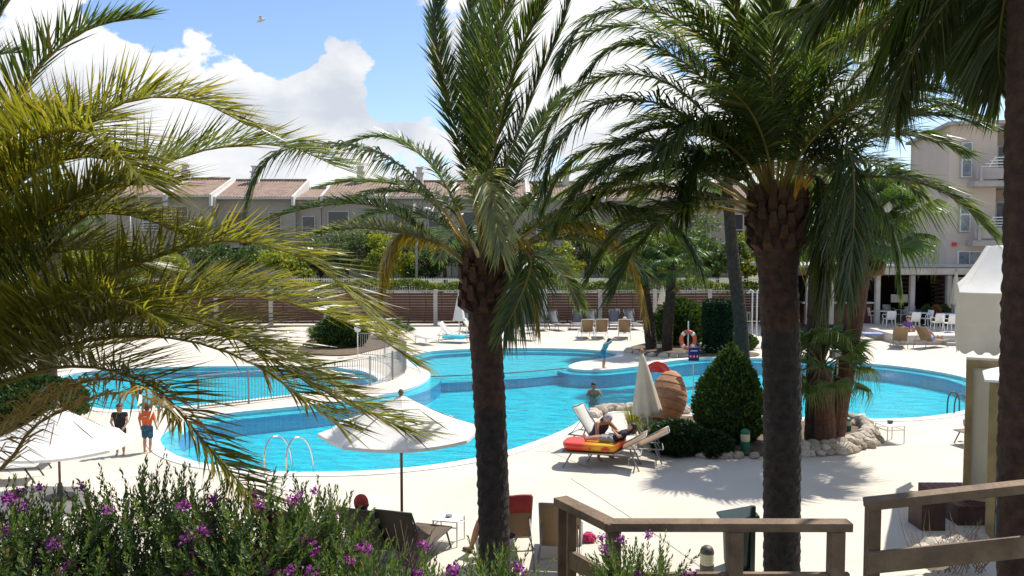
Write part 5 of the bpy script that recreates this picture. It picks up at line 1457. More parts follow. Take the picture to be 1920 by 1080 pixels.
m = MB(); m.tube([(math.cos(math.pi * i / 24) * .35, -.1, hc + math.sin(math.pi * i / 24) * .35) for i in range(25)], .035, 8); m.build('rim', 'red_plastic', rsd, smooth=True)
for s_ in (-1, 1):
    m = MB(); m.box((s_ * .33, .08, hc / 2), (.04, .34, hc)); m.build('side_wall', 'red_plastic', rsd)

# ------------------------------------------------------------------ lifebuoy, sign, showers, lamps, bollards
lbp = P(1290, 668)
root = thing('lifebuoy_stand', lbp, 'orange lifebuoy on a post beside the square hedge column', 'lifebuoy')
m = MB(); m.tube([(0, 0, 0), (0, 0, 1.55)], .03, 6); m.build('post', 'white_paint', root)
d = lbp.y; zc = PD(1289, 637, d).z
m = MB(); ring_ = [(math.cos(2 * math.pi * i / 24) * .30 - .02, -.06, zc + math.sin(2 * math.pi * i / 24) * .36) for i in range(25)]
m.tube(ring_, .09, 10); m.build('ring', 'lifebuoy', root, smooth=True)
for k in range(4):
    a = math.pi / 4 + k * math.pi / 2; p = V((math.cos(a) * .30 - .02, -.06, zc + math.sin(a) * .36)); t = V((-math.sin(a), 0, math.cos(a))) * .06
    m = MB(); m.tube([p - t, p + t], .094, 10); m.build('band', 'white_paint', root, smooth=True)
sp = P(1299, 785); d = sp.y; zs = PD(1298, 664, d).z
root = thing('pool_sign', sp, 'small dark blue sign with three red rings on a thin white post', 'sign')
m = MB(); m.tube([(0, 0, 0), (0, 0, zs)], .016, 6); m.build('post', 'white_paint', root)
m = MB(); m.box((0, -.03, zs), (.30, .025, .38)); m.build('board', 'sign_blue', root)
for k in range(3):
    c = V((-.095 + .095 * k, -.047, zs - .06)); m = MB(); m.tube([c + V((math.cos(a) * .034, 0, math.sin(a) * .045)) for a in [2 * math.pi * i / 14 for i in range(15)]], .009, 5); m.build('prohibition_ring', 'red_plastic', root)
    m = MB(); m.lathe([(.001, 0), (.027, 0.001), (.027, .003), (.001, .004)], n=12, M=Matrix.Rotation(R(90), 3, 'X')); m.v = [(v[0] + c.x, v[1] + c.y + .003, v[2] * 1.2 + c.z) for v in m.v]; m.build('pictogram_disc', 'white_paint', root)
m = MB(); m.box((0, -.046, zs + .1), (.2, .006, .03)); m.build('sign_line', 'white_paint', root)
bk = P(1312, 653)
sh_b = P(1418, 652)
root = thing('pool_shower', sh_b, 'pair of white outdoor shower pipes with curved heads by the fence', 'shower')
for dx, h in ((0, 2.75), (-.22, 2.75)):
    m = MB(); m.tube(crom([(dx, 0, 0), (dx, 0, h - .3), (dx + .02, 0, h - .05), (dx - .08 if dx else .1, 0, h), (dx - .2 if dx else .22, 0, h - .1)], 22), .035, 6); m.build('pipe', 'white_paint', root, smooth=True)
    m = MB(); m.lathe([(.09, 0), (.07, .03), (.02, .06)], (dx - .2 if dx else .22, 0, h - .17), 10); m.build('shower_head', 'steel', root)
m = MB(); m.lathe([(.4, 0), (.4, .04), (.36, .05)], (-.1, 0, 0), 16); m.build('tray', 'concrete', root)
for x0 in (-.75,):
    root = thing('handrail_post', P(1405, 654), 'two thin grey rail posts left of the shower', 'railing')
    for k in range(2): m = MB(); m.tube([(-.12 * k, 0, 0), (-.12 * k, 0, 1.75)], .02, 6); m.build('post', 'grey_metal', root)
    m = MB(); m.tube([(0, 0, 1.7), (-.12, 0, 1.7)], .015, 5); m.build('cross_bar', 'grey_metal', root)
lp = P(1567, 840); d = lp.y; zl = PD(1560, 668, d).z
root = thing('floodlight', lp, 'grey box floodlight on a thin pale post among the island palms', 'floodlight')
m = MB(); m.tube([(0, 0, 0), (0, 0, zl)], .022, 6); m.build('post', 'white_paint', root)
m = MB(); m.box((-.05, 0, zl + .05), (.26, .16, .2)); m.build('housing', 'grey_metal', root, bevel=.01)
m = MB(); m.box((-.03, -.085, zl + .05), (.13, .02, .12)); m.build('lens', 'white_paint', root)
def bollard(label, loc, h, r, green=True):
    root = thing('bollard_light', loc, label, 'bollard light', 'bollard lights'); a = 'bollard_green' if green else 'dark_metal'
    m = MB(); m.lathe([(r, 0), (r, h * .5), (r * .92, h * .5)], n=18); m.build('base', a, root, smooth=False)
    m = MB(); m.lathe([(r * .92, h * .5), (r * .95, h * .8), (r * .9, h * .8)], n=18); m.build('lamp_glass', 'bollard_glass', root, smooth=False)
    for k in range(3):
        m = MB(); m.lathe([(r * 1.0, h * (.56 + .08 * k)), (r * 1.0, h * (.57 + .08 * k))], n=18); m.build('louvre', 'bollard_glass', root)
    m = MB(); m.lathe([(r, h * .8), (r * .98, h * .86), (r * .8, h * .94), (r * .45, h * .99), (.01, h)], n=18); m.build('cap', a, root, smooth=True)
bollard('green bollard light in front of the egg-shaped conifer', P(1397, 850), .60, .115)
bollard('small green bollard light on the stones right of the leaning palm', P(1588, 812), .42, .105)
bollard('pale bollard light with dark cap on the near deck', P(1325, 1092), .56, .105, False)
bollard('tiny bollard light between the two slim far palms', P(1236, 663), .55, .11, False)
root = thing('litter_bin', P(1384, 1062), 'dark green litter bin with open lid by the big right trunk', 'bin')
m = MB(); m.lathe([(.20, 0), (.22, .1), (.25, .7), (.26, .74), (.22, .74), (.20, .1)], n=20); m.build('body', 'bin_green', root, smooth=False)
m = MB(); m.box((-.02, 0, .82), (.56, .5, .05), ry=R(-10)); m.build('lid', 'bin_green', root, bevel=.015)
m = MB(); m.box((.16, -.2, .5), (.07, .07, 1.05)); m.build('post', 'bin_green', root)
# ladder
la = thing('pool_ladder', P(516, 893), 'curved steel pool ladder rails at the near pool edge', 'ladder')
for px, py in ((497, 893), (538, 896)):
    a = P(px, py) - la.location
    m = MB(); m.tube(crom([a, a + V((.0, .02, .55)), a + V((.10, .18, .80)), a + V((.28, .42, .74)), a + V((.40, .62, .3)), a + V((.44, .68, -.6))], 26), .024, 8); m.build('rail', 'steel', la, smooth=True)
    m = MB(); m.lathe([(.05, 0), (.05, .015), (.03, .03)], a, 12); m.build('flange', 'steel', la)
for z in (-.2, -.45):
    a = P(497, 893) - la.location; b = P(538, 896) - la.location; m = MB(); m.beam(a + V((.43, .68, z)), b + V((.43, .68, z)), .08, .03); m.build('step', 'steel', la)
l2 = thing('pool_ladder', P(1812, 776), 'small dark ladder rail at the right end of the pool', 'ladder')
for q in (0, .4):
    m = MB(); m.tube(crom([(0, q, 0), (-.02, q, .4), (-.16, q, .58), (-.34, q, .4), (-.36, q, -.5)], 18), .022, 7); m.build('rail', 'dark_metal', l2, smooth=True)
# railing round the paddling pool
KF = [(372,766),(450,758),(520,750),(600,739),(680,727),(728,715),(755,702),(762,692),(755,682),(735,674),(705,669),(676,667)]
c = crom([P(*q) for q in KF], 150)
root = thing('pool_fence', c[0], 'grey metal bar fence curving round the paddling pool', 'fence')
bar = MB(); bar.tube([(0, 0, .06), (0, 0, 1.0)], .011, 5, cap=False); bar_me = bar.fixed('bar'); bar_me.materials.append(MATS['grey_metal'])
pst = MB(); pst.box((0, 0, .53), (.05, .05, 1.06)); pst_me = pst.fixed('post'); pst_me.materials.append(MATS['grey_metal'])
for i, p in enumerate(c):
    if i % 15 == 0: inst('post', pst_me, None, root, p - c[0])
    else: inst('bar', bar_me, None, root, p - c[0])
for z in (.07, 1.0):
    m = MB(); m.tube([p - c[0] + V((0, 0, z)) for p in c], .018, 5); m.build('rail', 'grey_metal', root)
m = MB(); m.lathe([(.02, .0), (.03, 1.05), (.12, 1.1), (.16, 1.22), (.12, 1.34), (.01, 1.38)], n=14); o = m.build('globe_lamp', 'white_paint', smooth=True); o.location = P(671, 668); tag(o, 'white globe garden lamp at the far end of the bar fence', 'lamp')
# pink towel on the deck
rnd = random.Random(4); m = MB(); bmv = []
for i in range(9):
    a = rnd.uniform(0, 6.28); 
    m.tube(crom([(math.cos(a) * .11, math.sin(a) * .09, .03), (rnd.uniform(-.08, .08), rnd.uniform(-.07, .07), .09 + .04 * rnd.random()), (math.cos(a + 2.4) * .12, math.sin(a + 2.4) * .09, .03)], 8), [.015, .035, .04, .045, .045, .04, .035, .015], 7)
o = m.build('towel', 'pink_cloth', smooth=True); o.location = P(1105, 1016); tag(o, 'crumpled pink towel on the deck by the railing', 'towel')

# ------------------------------------------------------------------ wooden railings of the walkway
def post(root, px, ytop, dep, w=.095, h=1.25, dx=0):
    a = PD(px, ytop, dep) - root.location; m = MB(); m.box((a.x, a.y, a.z - h / 2), (w, w, h)); m.build('post', 'wood_rail', root, bevel=.006)
zr = EYE.z - 535 / F * 5.3
A = P(1050, 938, zr); B = P(1146, 985, zr); Cc = PD(1584, 985, 5.3)
root = thing('wooden_railing', (B.x, B.y, 2.1), 'brown wooden railing turning a corner at the bottom centre', 'railing')
o = root.location
m = MB(); m.beam(A - o, B - o + V((.02, -.04, 0)), .11, .055); m.build('hand_rail', 'wood_rail', root, bevel=.006)
m = MB(); m.beam(B - o + V((-.05, 0, .002)), V((Cc.x, B.y, zr)) - o, .11, .055); m.build('hand_rail', 'wood_rail', root, bevel=.006)
for px, dep in ((1054, A.y + .02), (1072, A.y - .1), (1150, B.y + .03), (1378, B.y), (1568, B.y)):
    a = PD(px, 985, dep); m = MB(); m.box((a.x - o.x, a.y - o.y, (zr - .03 - o.z) - .62), (.06 if px < 1100 else .09, .09, 1.24)); m.build('post', 'wood_rail', root, bevel=.006)
zl = zr - .36
m = MB(); m.beam(V((A.x + .05, A.y - .1, zl)) - o, V((B.x, B.y, zl)) - o, .04, .12); m.build('lower_rail', 'wood_rail', root, bevel=.005)
m = MB(); m.beam(V((B.x + .05, B.y, zl)) - o, V((Cc.x, B.y, zl)) - o, .04, .12); m.build('lower_rail', 'wood_rail', root, bevel=.005)
dR = 5.4
A = PD(1624, 945, dR); B = PD(1960, 908, dR)
root = thing('wooden_railing', (A.x, dR, 2.1), 'brown wooden railing sloping up at the bottom right', 'railing'); o = root.location
m = MB(); m.beam(A - o, B - o, .11, .062); m.build('hand_rail', 'wood_rail', root, bevel=.006)
for px in (1637, 1948):
    a = PD(px, 950, dR); zt = A.z + (B.z - A.z) * (a.x - A.x) / (B.x - A.x) - .03
    m = MB(); m.box((a.x - o.x, .0, zt - .62 - o.z), (.078, .085, 1.24)); m.build('post', 'wood_rail', root, bevel=.006)
A2 = PD(1624, 1056, dR - .075); B2 = PD(1960, 1021, dR - .075)
m = MB(); m.beam(A2 - o, B2 - o, .045, .135); m.build('lower_rail', 'wood_rail', root, bevel=.006)
# stones and dry twigs under the right railing
stones('rough pale stones below the right railing', [P(1740, 1052, .3), P(1800, 1046, .3), P(1870, 1040, .3)], .3, .42, 2, .1)
root = thing('bare_shrub', P(1790, 1040, .35), 'dry leafless twigs below the right railing', 'twigs'); m = MB(); rnd = random.Random(8)
for q in range(46):
    a = rnd.uniform(0, 6.28); l = rnd.uniform(.25, .65); b0 = V((rnd.uniform(-.5, .5), rnd.uniform(-.2, .2), -.25)); t = b0 + V((math.cos(a) * .4, math.sin(a) * .2, l + .2)); mid = b0.lerp(t, .5) + V((rnd.uniform(-.08, .08), 0, .03))
    m.tube([b0, mid, t], [.008, .006, .003], 4)
m.build('twig', 'dry_twig', root)

# ------------------------------------------------------------------ white marquee and kiosk on the right
KD = 15.7
kx = PD(1812, 800, KD).x
ten = thing('marquee_tent', (kx, KD, 0), 'off-white marquee with pitched roof and scalloped valance at the right', 'tent')
zE, zA, zV = PD(1800, 548, KD).z, PD(1835, 463, KD).z, PD(1800, 664, KD).z
x0, x1, y0, y1 = -.18, 3.6, -.1, 3.8
ten.rotation_euler.z = R(-27)
m = MB()
xa, xb = x0 + .55, x1 - .6; ya, yb = y0 + .2, y1 - .3
n = 10; vs = []
def roofpt(u, v):
    # eave rectangle to ridge rectangle, slightly sagging cloth
    return None
cor0 = [V((x0, y0, zE)), V((x1, y0, zE)), V((x1, y1, zE)), V((x0, y1, zE))]
cor1 = [V((x0 + .52, (y0 + y1) / 2 - 1.0, zA)), V((x1 - .6, (y0 + y1) / 2 - 1.0, zA)), V((x1 - .6, (y0 + y1) / 2 + 1.0, zA)), V((x0 + .52, (y0 + y1) / 2 + 1.0, zA))]
for k in range(4):
    a0, a1, b0, b1 = cor0[k], cor0[(k + 1) % 4], cor1[k], cor1[(k + 1) % 4]; m = MB(); vs = []
    for i in range(8):
        for j in range(10):
            t = i / 7; s = j / 9; p = a0.lerp(a1, s).lerp(b0.lerp(b1, s), t); p.z -= .07 * math.sin(math.pi * t) * (1 + .5 * math.sin(9 * s)) + .02 * math.sin(14 * s + 5 * t); vs.append(p)
    m.add(vs, [(i * 10 + j, i * 10 + j + 1, i * 10 + j + 11, i * 10 + j + 10) for i in range(7) for j in range(9)]); m.build('roof_panel', 'white_cloth', ten, smooth=True)
m = MB(); m.add(cor1, [(0, 1, 2, 3)]); m.build('roof_cap', 'white_cloth', ten)
for (a, b) in ((cor0[0], cor0[1]), (cor0[0], cor0[3])):
    m = MB(); vs = []; n = 60
    for i in range(n + 1):
        t = i / n; p = a.lerp(b, t); nrm = V((-(b - a).y, (b - a).x, 0)).normalized()
        sc = abs(math.sin(math.pi * t * 16)) * .10
        for j in range(6):
            q = j / 5; z = zE + (zV + .10 - sc - zE) * q; vs.append(V((p.x, p.y, z)) + nrm * (.03 * math.sin(t * 40) * q - .002))
    m.add(vs, [(i * 6 + j, i * 6 + j + 1, i * 6 + j + 7, i * 6 + j + 6) for i in range(n) for j in range(5)]); m.build('valance', 'tent_cloth', ten, smooth=True)
for (x, y) in ((x1 - .1, y0 + .6), (x1 - .1, y1 - .1)):
    m = MB(); m.tube([(x, y, 0), (x, y, zE + .02)], .04, 8); m.build('pole', 'white_paint', ten)
kio = thing('kiosk', (kx - .20, KD - .3, 0), 'cream kiosk with brass-coloured frame under the marquee', 'kiosk')
kio.rotation_euler.z = R(-27); zk = PD(1815, 676, KD - .3).z
for x in (.06, .78):
    m = MB(); m.box((x, -.0, zk / 2 + .1), (.11, .11, zk - .2)); m.build('frame_post', 'brass_frame', kio)
m = MB(); m.box((.42, .0, zk - .05), (.84, .12, .14)); m.build('frame_head', 'brass_frame', kio)
m = MB(); m.box((.42, .0, .2), (.62, .10, .08)); m.build('frame_sill', 'brass_frame', kio)
m = MB(); m.box((.42, .03, zk / 2 + .1), (.62, .06, zk - .4)); m.build('panel', 'cream_panel', kio)
m = MB(); m.box((.42, .3, zk / 2 + .1), (.82, .46, zk - .2)); m.build('body', 'cream_panel', kio)
sb = thing('shower_cabin', (PD(1858, 900, 13.9).x, 13.9, 0), 'narrow cabin with green glass door and small white roof in front of the kiosk', 'cabin')
sb.rotation_euler.z = R(-27); zc = PD(1860, 716, 13.9).z
m = MB(); m.box((-.0, 0, zc / 2), (.13, .13, zc)); m.build('corner_post', 'brass_frame', sb)
m = MB(); m.box((.42, .0, zc - .07), (.70, .11, .14)); m.build('door_head', 'brass_frame', sb)
m = MB(); m.box((.42, .0, zc / 2 - .1), (.68, .03, zc - .25)); m.build('glass_door', 'teal_glass', sb)
m = MB(); m.box((.85, 0, zc / 2), (.13, .13, zc)); m.build('corner_post', 'brass_frame', sb)
m = MB(); m.box((.47, .5, zc / 2), (.85, .7, zc - .03)); m.build('body', 'cream_panel', sb)
m = MB(); m.add([V(q) for q in ((-.14, -.14, zc + .01), (1.1, -.14, zc + .01), (1.1, 1.0, zc + .01), (-.14, 1.0, zc + .01), (.42, .38, zc + .30), (-.14, -.14, zc + .05), (1.1, -.14, zc + .05), (1.1, 1, zc + .05), (-.14, 1, zc + .05))],
    [(0, 3, 2, 1), (0, 1, 6, 5), (1, 2, 7, 6), (2, 3, 8, 7), (3, 0, 5, 8), (5, 6, 4), (6, 7, 4), (7, 8, 4), (8, 5, 4)]); m.build('roof', 'white_paint', sb)
# wooden platforms in front of the kiosk
pf = thing('wooden_step', P(1742, 990), 'dark brown wooden step box on the deck by the kiosk', 'step')
m = MB(); m.box((.0, .1, .24), (.42, .5, .48)); m.build('carcass', 'wood_brown', pf)
for k in range(4):
    m = MB(); m.box((0, -.10 + .13 * k, .495), (.44, .115, .03)); m.build('plank', 'wood_brown', pf)
pf = thing('wooden_platform', P(1800, 975), 'reddish wooden platform at the foot of the kiosk', 'platform')
m = MB(); m.box((.45, .45, .16), (1.3, 1.5, .32)); m.build('carcass', 'wood_brown', pf)
for k in range(9):
    m = MB(); m.box((-.13 + .145 * k, .45, .335), (.132, 1.52, .03)); m.build('plank', 'wood_red', pf)
# bird
root = thing('flying_gull', PD(490, 38, 60), 'small white gull flying against the blue sky', 'bird')
m = MB(); m.lathe([(.01, -.35), (.09, -.15), (.1, .05), (.06, .22), (.01, .33)], n=8, M=Matrix.Rotation(R(70), 3, 'Y')); m.build('body', 'bird', root, smooth=True)
for s in (-1, 1):
    m = MB(); m.add([V((-.1, 0, .03)), V((.12, 0, .03)), V((.1, s * .35, .25)), V((-.1, s * .35, .25)), V((-.12, s * .75, .12))], [(0, 1, 2, 3), (3, 2, 4)]); o = m.build('wing', 'bird', root); md = o.modifiers.new('t', 'SOLIDIFY'); md.thickness = .02
# ------------------------------------------------------------------ people
def capsule(mb, a, b, ra, rb, n=12):
    a, b = V(a), V(b); d = b - a; L = d.length; t = d.normalized() if L > 1e-5 else V((0, 0, 1))
    x = t.cross(V((0, 0, 1)) if abs(t.z) < .9 else V((1, 0, 0))).normalized(); y = t.cross(x)
    rings = []
    for i in range(4): q = math.pi / 2 * i / 4; rings.append((a - t * (ra * math.cos(q)), max(.0005, ra * math.sin(q))))
    rings.append((a, ra)); rings.append((b, rb))
    for i in range(1, 5): q = math.pi / 2 * i / 4; rings.append((b + t * (rb * math.sin(q)), max(.0005, rb * math.cos(q))))
    vs = [p + (x * math.cos(2 * math.pi * k / n) + y * math.sin(2 * math.pi * k / n)) * r for p, r in rings for k in range(n)]; m = len(rings)
    mb.add(vs, [(i * n + k, i * n + (k + 1) % n, (i + 1) * n + (k + 1) % n, (i + 1) * n + k) for i in range(m - 1) for k in range(n)] + [tuple(range(n - 1, -1, -1)), tuple((m - 1) * n + k for k in range(n))])
def fuse(mb, name, m, parent, vox):
    """one continuous skin over overlapping rounded volumes"""
    ob = bpy.data.objects.new('tmp', mb.fixed('tmp')); C.objects.link(ob)
    md = ob.modifiers.new('r', 'REMESH'); md.mode = 'VOXEL'; md.voxel_size = vox
    s = ob.modifiers.new('s', 'SMOOTH'); s.iterations = 2; s.factor = .5
    dg = bpy.context.evaluated_depsgraph_get(); me = bpy.data.meshes.new_from_object(ob.evaluated_get(dg)); me.name = name
    old = ob.data; bpy.data.objects.remove(ob); bpy.data.meshes.remove(old)
    me.polygons.foreach_set('use_smooth', [True] * len(me.polygons)); me.materials.clear(); me.materials.append(MATS[m])
    o = bpy.data.objects.new(name, me); C.objects.link(o); o.parent = parent; return o
BASE = dict(pelvis=(0, 0, .52), chest=(0, 0, .72), neck=(0, 0, .835), head=(0, -.012, .925))
for s, q in ((-1, 'L'), (1, 'R')):
    BASE.update({'sh' + q: (s * .105, 0, .80), 'el' + q: (s * .135, .012, .645), 'wr' + q: (s * .145, -.03, .50), 'hip' + q: (s * .052, 0, .50), 'kn' + q: (s * .058, -.012, .275), 'an' + q: (s * .058, .012, .045), 'toe' + q: (s * .066, -.085, .016)})
def person(label, loc, rz, H, pose=None, skin='skin', top=None, bottom=None, hair='hair_brown', long_hair=False, sleeve=.6, leg=.7, hat=None, vox=.009, tilt=None, shoes=None, child=False, crouch=0):
    """faces -Y in its own frame; joints as fractions of the height H"""
    J = dict(BASE); J.update(pose or {}); 
    if crouch:                                  # kneeling in the water: everything above the hips comes down
        for q in list(J):
            x, y, z = J[q]
            if q[:2] in ('kn',): J[q] = (x, y - .16, .10)
            elif q[:2] in ('an', 'to') : J[q] = (x, y + .12, z)
            else: J[q] = (x, y, z - crouch)
    J = {k: V(v) * H for k, v in J.items()}
    root = thing('person', loc, label, 'person', rz=rz); k = H
    hs = 1.12 if child else 1.0
    b = MB(); up_ = (J['chest'] - J['pelvis']).normalized()
    capsule(b, J['pelvis'] - up_ * .01 * k, J['pelvis'] + up_ * .03 * k, .078 * k, .074 * k)
    for s, q in ((-1, 'L'), (1, 'R')):
        hip, sh = J['hip' + q], J['sh' + q]
        capsule(b, J['pelvis'].lerp(hip, .5), J['chest'].lerp(sh, .42) - up_ * .02 * k, .056 * k, .066 * k)
        capsule(b, J['neck'] - up_ * .02 * k, sh, .034 * k, .034 * k)
        capsule(b, sh, J['el' + q], .034 * k, .024 * k); capsule(b, J['el' + q], J['wr' + q], .024 * k, .016 * k)
        capsule(b, hip, J['kn' + q], .055 * k, .034 * k); capsule(b, J['kn' + q], J['kn' + q].lerp(J['an' + q], .35), .034 * k, .036 * k); capsule(b, J['kn' + q].lerp(J['an' + q], .35), J['an' + q], .036 * k, .021 * k)
        capsule(b, J['an' + q] - V((0, 0, .015 * k)), J['toe' + q], .022 * k, .016 * k)
        # hand: palm, four fingers of unequal length with a bend, thumb from the side
        w = J['wr' + q]; f = (w - J['el' + q]).normalized(); side = f.cross(V((0, 1, 0)) if abs(f.y) < .8 else V((1, 0, 0))).normalized(); nrm = side.cross(f)
        pal = w + f * .042 * k; capsule(b, w, pal, .014 * k, .018 * k)
        for i, ln in enumerate((.036, .042, .040, .031)):
            r0 = pal + side * ((i - 1.5) * .0115 * k); mid = r0 + f * ln * k * .6; capsule(b, r0, mid, .0062 * k, .0058 * k, 8); capsule(b, mid, mid + (f * .7 + nrm * .6).normalized() * ln * k * .5, .0058 * k, .005 * k, 8)
        th = w + f * .018 * k - side * .014 * k; capsule(b, th, th + (f * .7 - side * .7).normalized() * .03 * k, .0075 * k, .006 * k, 8)
    capsule(b, J['neck'] - up_ * .03 * k, J['head'] - (J['head'] - J['neck']) * .3, .032 * k, .030 * k)
    hd = J['head']; hu = (hd - J['neck']).normalized(); fw = V((0, -1, 0)); fw = (fw - hu * fw.dot(hu)); fw = fw.normalized() if fw.length > .2 else V((0, 0, 1)); 
    if tilt: fw = V(tilt).normalized()
    sd = hu.cross(fw).normalized()
    hr = .058 * k * hs
    capsule(b, hd - hu * .018 * k, hd + hu * .016 * k * hs, hr * .88, hr)
    capsule(b, hd - hu * .035 * k + fw * .018 * k, hd - hu * .03 * k + fw * .022 * k, hr * .6, hr * .55)
    capsule(b, hd - hu * .004 * k + fw * hr * .95, hd - hu * .018 * k + fw * (hr * 1.12), .008 * k, .0105 * k, 8)
    for s in (-1, 1): capsule(b, hd + sd * s * hr * .98 - hu * .012 * k, hd + sd * s * hr * 1.04 + hu * .008 * k, .009 * k, .011 * k, 8)
    fuse(b, 'body', skin, root, vox)
    h = MB()
    capsule(h, hd + hu * .016 * k - fw * .012 * k, hd + hu * .024 * k * hs - fw * .004 * k, hr * 1.04, hr * 1.02)
    capsule(h, hd - hu * .02 * k - fw * .022 * k, hd + hu * .01 * k - fw * .02 * k, hr * .86, hr * .95)
    if long_hair: capsule(h, hd - fw * .028 * k, J['neck'] - fw * .045 * k - up_ * .03 * k, hr * .75, hr * .5)
    fuse(h, 'hair', hair, root, vox)
    for s in (-1, 1):
        e = MB(); p = hd + hu * .002 * k + fw * hr * .93 + sd * s * hr * .38; capsule(e, p - sd * .004 * k, p + sd * .004 * k, .0055 * k, .0055 * k, 8); e.build('eye', 'eye', root, smooth=True)
    e = MB(); p = hd - hu * .04 * k + fw * hr * .98; capsule(e, p - sd * .014 * k, p + sd * .014 * k, .0045 * k, .0045 * k, 8); e.build('mouth', 'lip', root, smooth=True)
    if top:
        c = MB(); g_ = .009 * k
        capsule(c, J['pelvis'] + up_ * .012 * k, J['pelvis'] + up_ * .05 * k, .078 * k + g_, .072 * k + g_)
        for q in 'LR':
            capsule(c, J['pelvis'].lerp(J['hip' + q], .5) + up_ * .03 * k, J['chest'].lerp(J['sh' + q], .42) - up_ * .02 * k, .054 * k + g_, .066 * k + g_)
            if sleeve > 0:
                capsule(c, J['neck'] - up_ * .03 * k, J['sh' + q], .032 * k + g_, .036 * k + g_)
                capsule(c, J['sh' + q], J['sh' + q].lerp(J['el' + q], sleeve), .037 * k + g_, .033 * k + g_)
        fuse(c, 'top', top, root, vox)
    if bottom:
        c = MB(); g_ = .011 * k
        capsule(c, J['pelvis'] - up_ * .012 * k, J['pelvis'] + up_ * .02 * k, .078 * k + g_, .076 * k + g_)
        for q in 'LR': capsule(c, J['hip' + q], J['hip' + q].lerp(J['kn' + q], leg), .056 * k + g_, (.056 - .016 * leg) * k + g_ * 1.3)
        fuse(c, 'shorts', bottom, root, vox)
    if hat:
        c = MB(); capsule(c, hd + hu * .022 * k - fw * .006 * k, hd + hu * .034 * k - fw * .004 * k, hr * 1.1, hr * 1.06); fuse(c, 'hat', hat, root, vox)
    if shoes:
        for q in 'LR':
            c = MB(); capsule(c, J['an' + q] + V((0, .02 * k, -.034 * k)), J['toe' + q] + V((0, 0, -.006 * k)), .019 * k, .022 * k); fuse(c, 'sandal', shoes, root, vox)
    return root
bo = person('boy in an orange shirt and blue shorts standing by the pool', P(277, 848), R(176), 1.20, dict(head=(0, -.03, .905), elL=(-.155, .0, .65), wrL=(-.165, -.045, .52), elR=(.155, .0, .65), wrR=(.16, -.05, .52)), 'skin', 'orange_shirt', 'shorts_blue', 'hair_brown', sleeve=.75, leg=.75, child=True)
m = MB()
for i in range(5): m.box((-.036 + .018 * i, .092, .885), (.011, .004, .016))
m.build('print', 'white_paint', bo)
person('girl in a black top behind the left parasol', P(226, 853), R(15), 1.22, dict(elL=(-.15, -.04, .66), wrL=(-.09, -.11, .56), elR=(.15, -.04, .66), wrR=(.1, -.1, .57)), 'skin', 'black_cloth', 'black_cloth', 'hair_brown', True, sleeve=.2, leg=.35, child=True)
person('bather with dark wet hair leaning on the pool edge', P(1113, 769, -.62), R(0), 1.5, dict(elL=(-.17, -.06, .70), wrL=(-.07, -.15, .66), elR=(.17, -.06, .70), wrR=(.07, -.15, .66)), 'skin_tan', None, 'navy_cloth', 'hair_dark', crouch=.37)
person('child in teal bending forward with arms stretched out to dive', P(1132, 691), R(100), 1.30,
    dict(pelvis=(0, .02, .52), chest=(0, -.05, .70), neck=(0, -.115, .79), head=(0, -.175, .85), shL=(-.1, -.09, .765), shR=(.1, -.09, .765), elL=(-.07, -.2, .83), elR=(.07, -.2, .83), wrL=(-.03, -.31, .92), wrR=(.03, -.31, .92), hipL=(-.052, .02, .5), hipR=(.052, .02, .5)), 'skin', 'teal_cloth', 'swim_blue', 'hair_brown', sleeve=1.0, leg=.6, child=True)
# woman sitting sideways on the lounger edge, bent over the child
wl = P(1146, 864)
person('woman in a dark tank top and white flowered headscarf bending over the child', wl + V((-.27, .34, .0)), R(32), 1.68,
    dict(pelvis=(0, .08, .275), chest=(0, -.06, .44), neck=(0, -.13, .525), head=(0, -.20, .575), shL=(-.105, -.11, .50), shR=(.105, -.11, .50), elL=(-.165, -.19, .38), elR=(.16, -.22, .40), wrL=(-.10, -.28, .29), wrR=(.10, -.32, .33),
         hipL=(-.055, .05, .27), hipR=(.055, .05, .27), knL=(-.11, -.17, .275), knR=(.10, -.17, .275), anL=(-.10, -.14, .045), anR=(.10, -.14, .045), toeL=(-.11, -.22, .016), toeR=(.11, -.22, .016)),
    'skin_tan', 'navy_cloth', 'black_cloth', 'hair_dark', True, sleeve=.0, leg=.5, hat='floral', tilt=(0, -.75, -.5))
# child reclining on the air mattress, feet towards -Y of the lounger
LM = Matrix.Rotation(GR, 4, 'Z')
rec = dict(pelvis=(0, .10, .48), chest=(0, .27, .575), neck=(0, .365, .64), head=(0, .43, .715), shL=(-.1, .33, .615), shR=(.1, .33, .615), elL=(-.14, .22, .56), elR=(.15, .22, .57), wrL=(-.06, .12, .63), wrR=(.05, .12, .64),
           hipL=(-.05, .08, .475), hipR=(.05, .08, .475), knL=(-.06, -.14, .505), knR=(.065, -.14, .515), anL=(-.06, -.37, .475), anR=(.055, -.37, .48), toeL=(-.07, -.41, .53), toeR=(.07, -.41, .54))
person('child in grey shorts lying back on the red and yellow air mattress', GA + LM @ V((0, 0, .0)), GR, 1.28, rec, 'skin', 'black_cloth', 'grey_shorts', 'hair_dark', True, sleeve=.4, leg=.75, tilt=(0, -.8, .6), child=True)
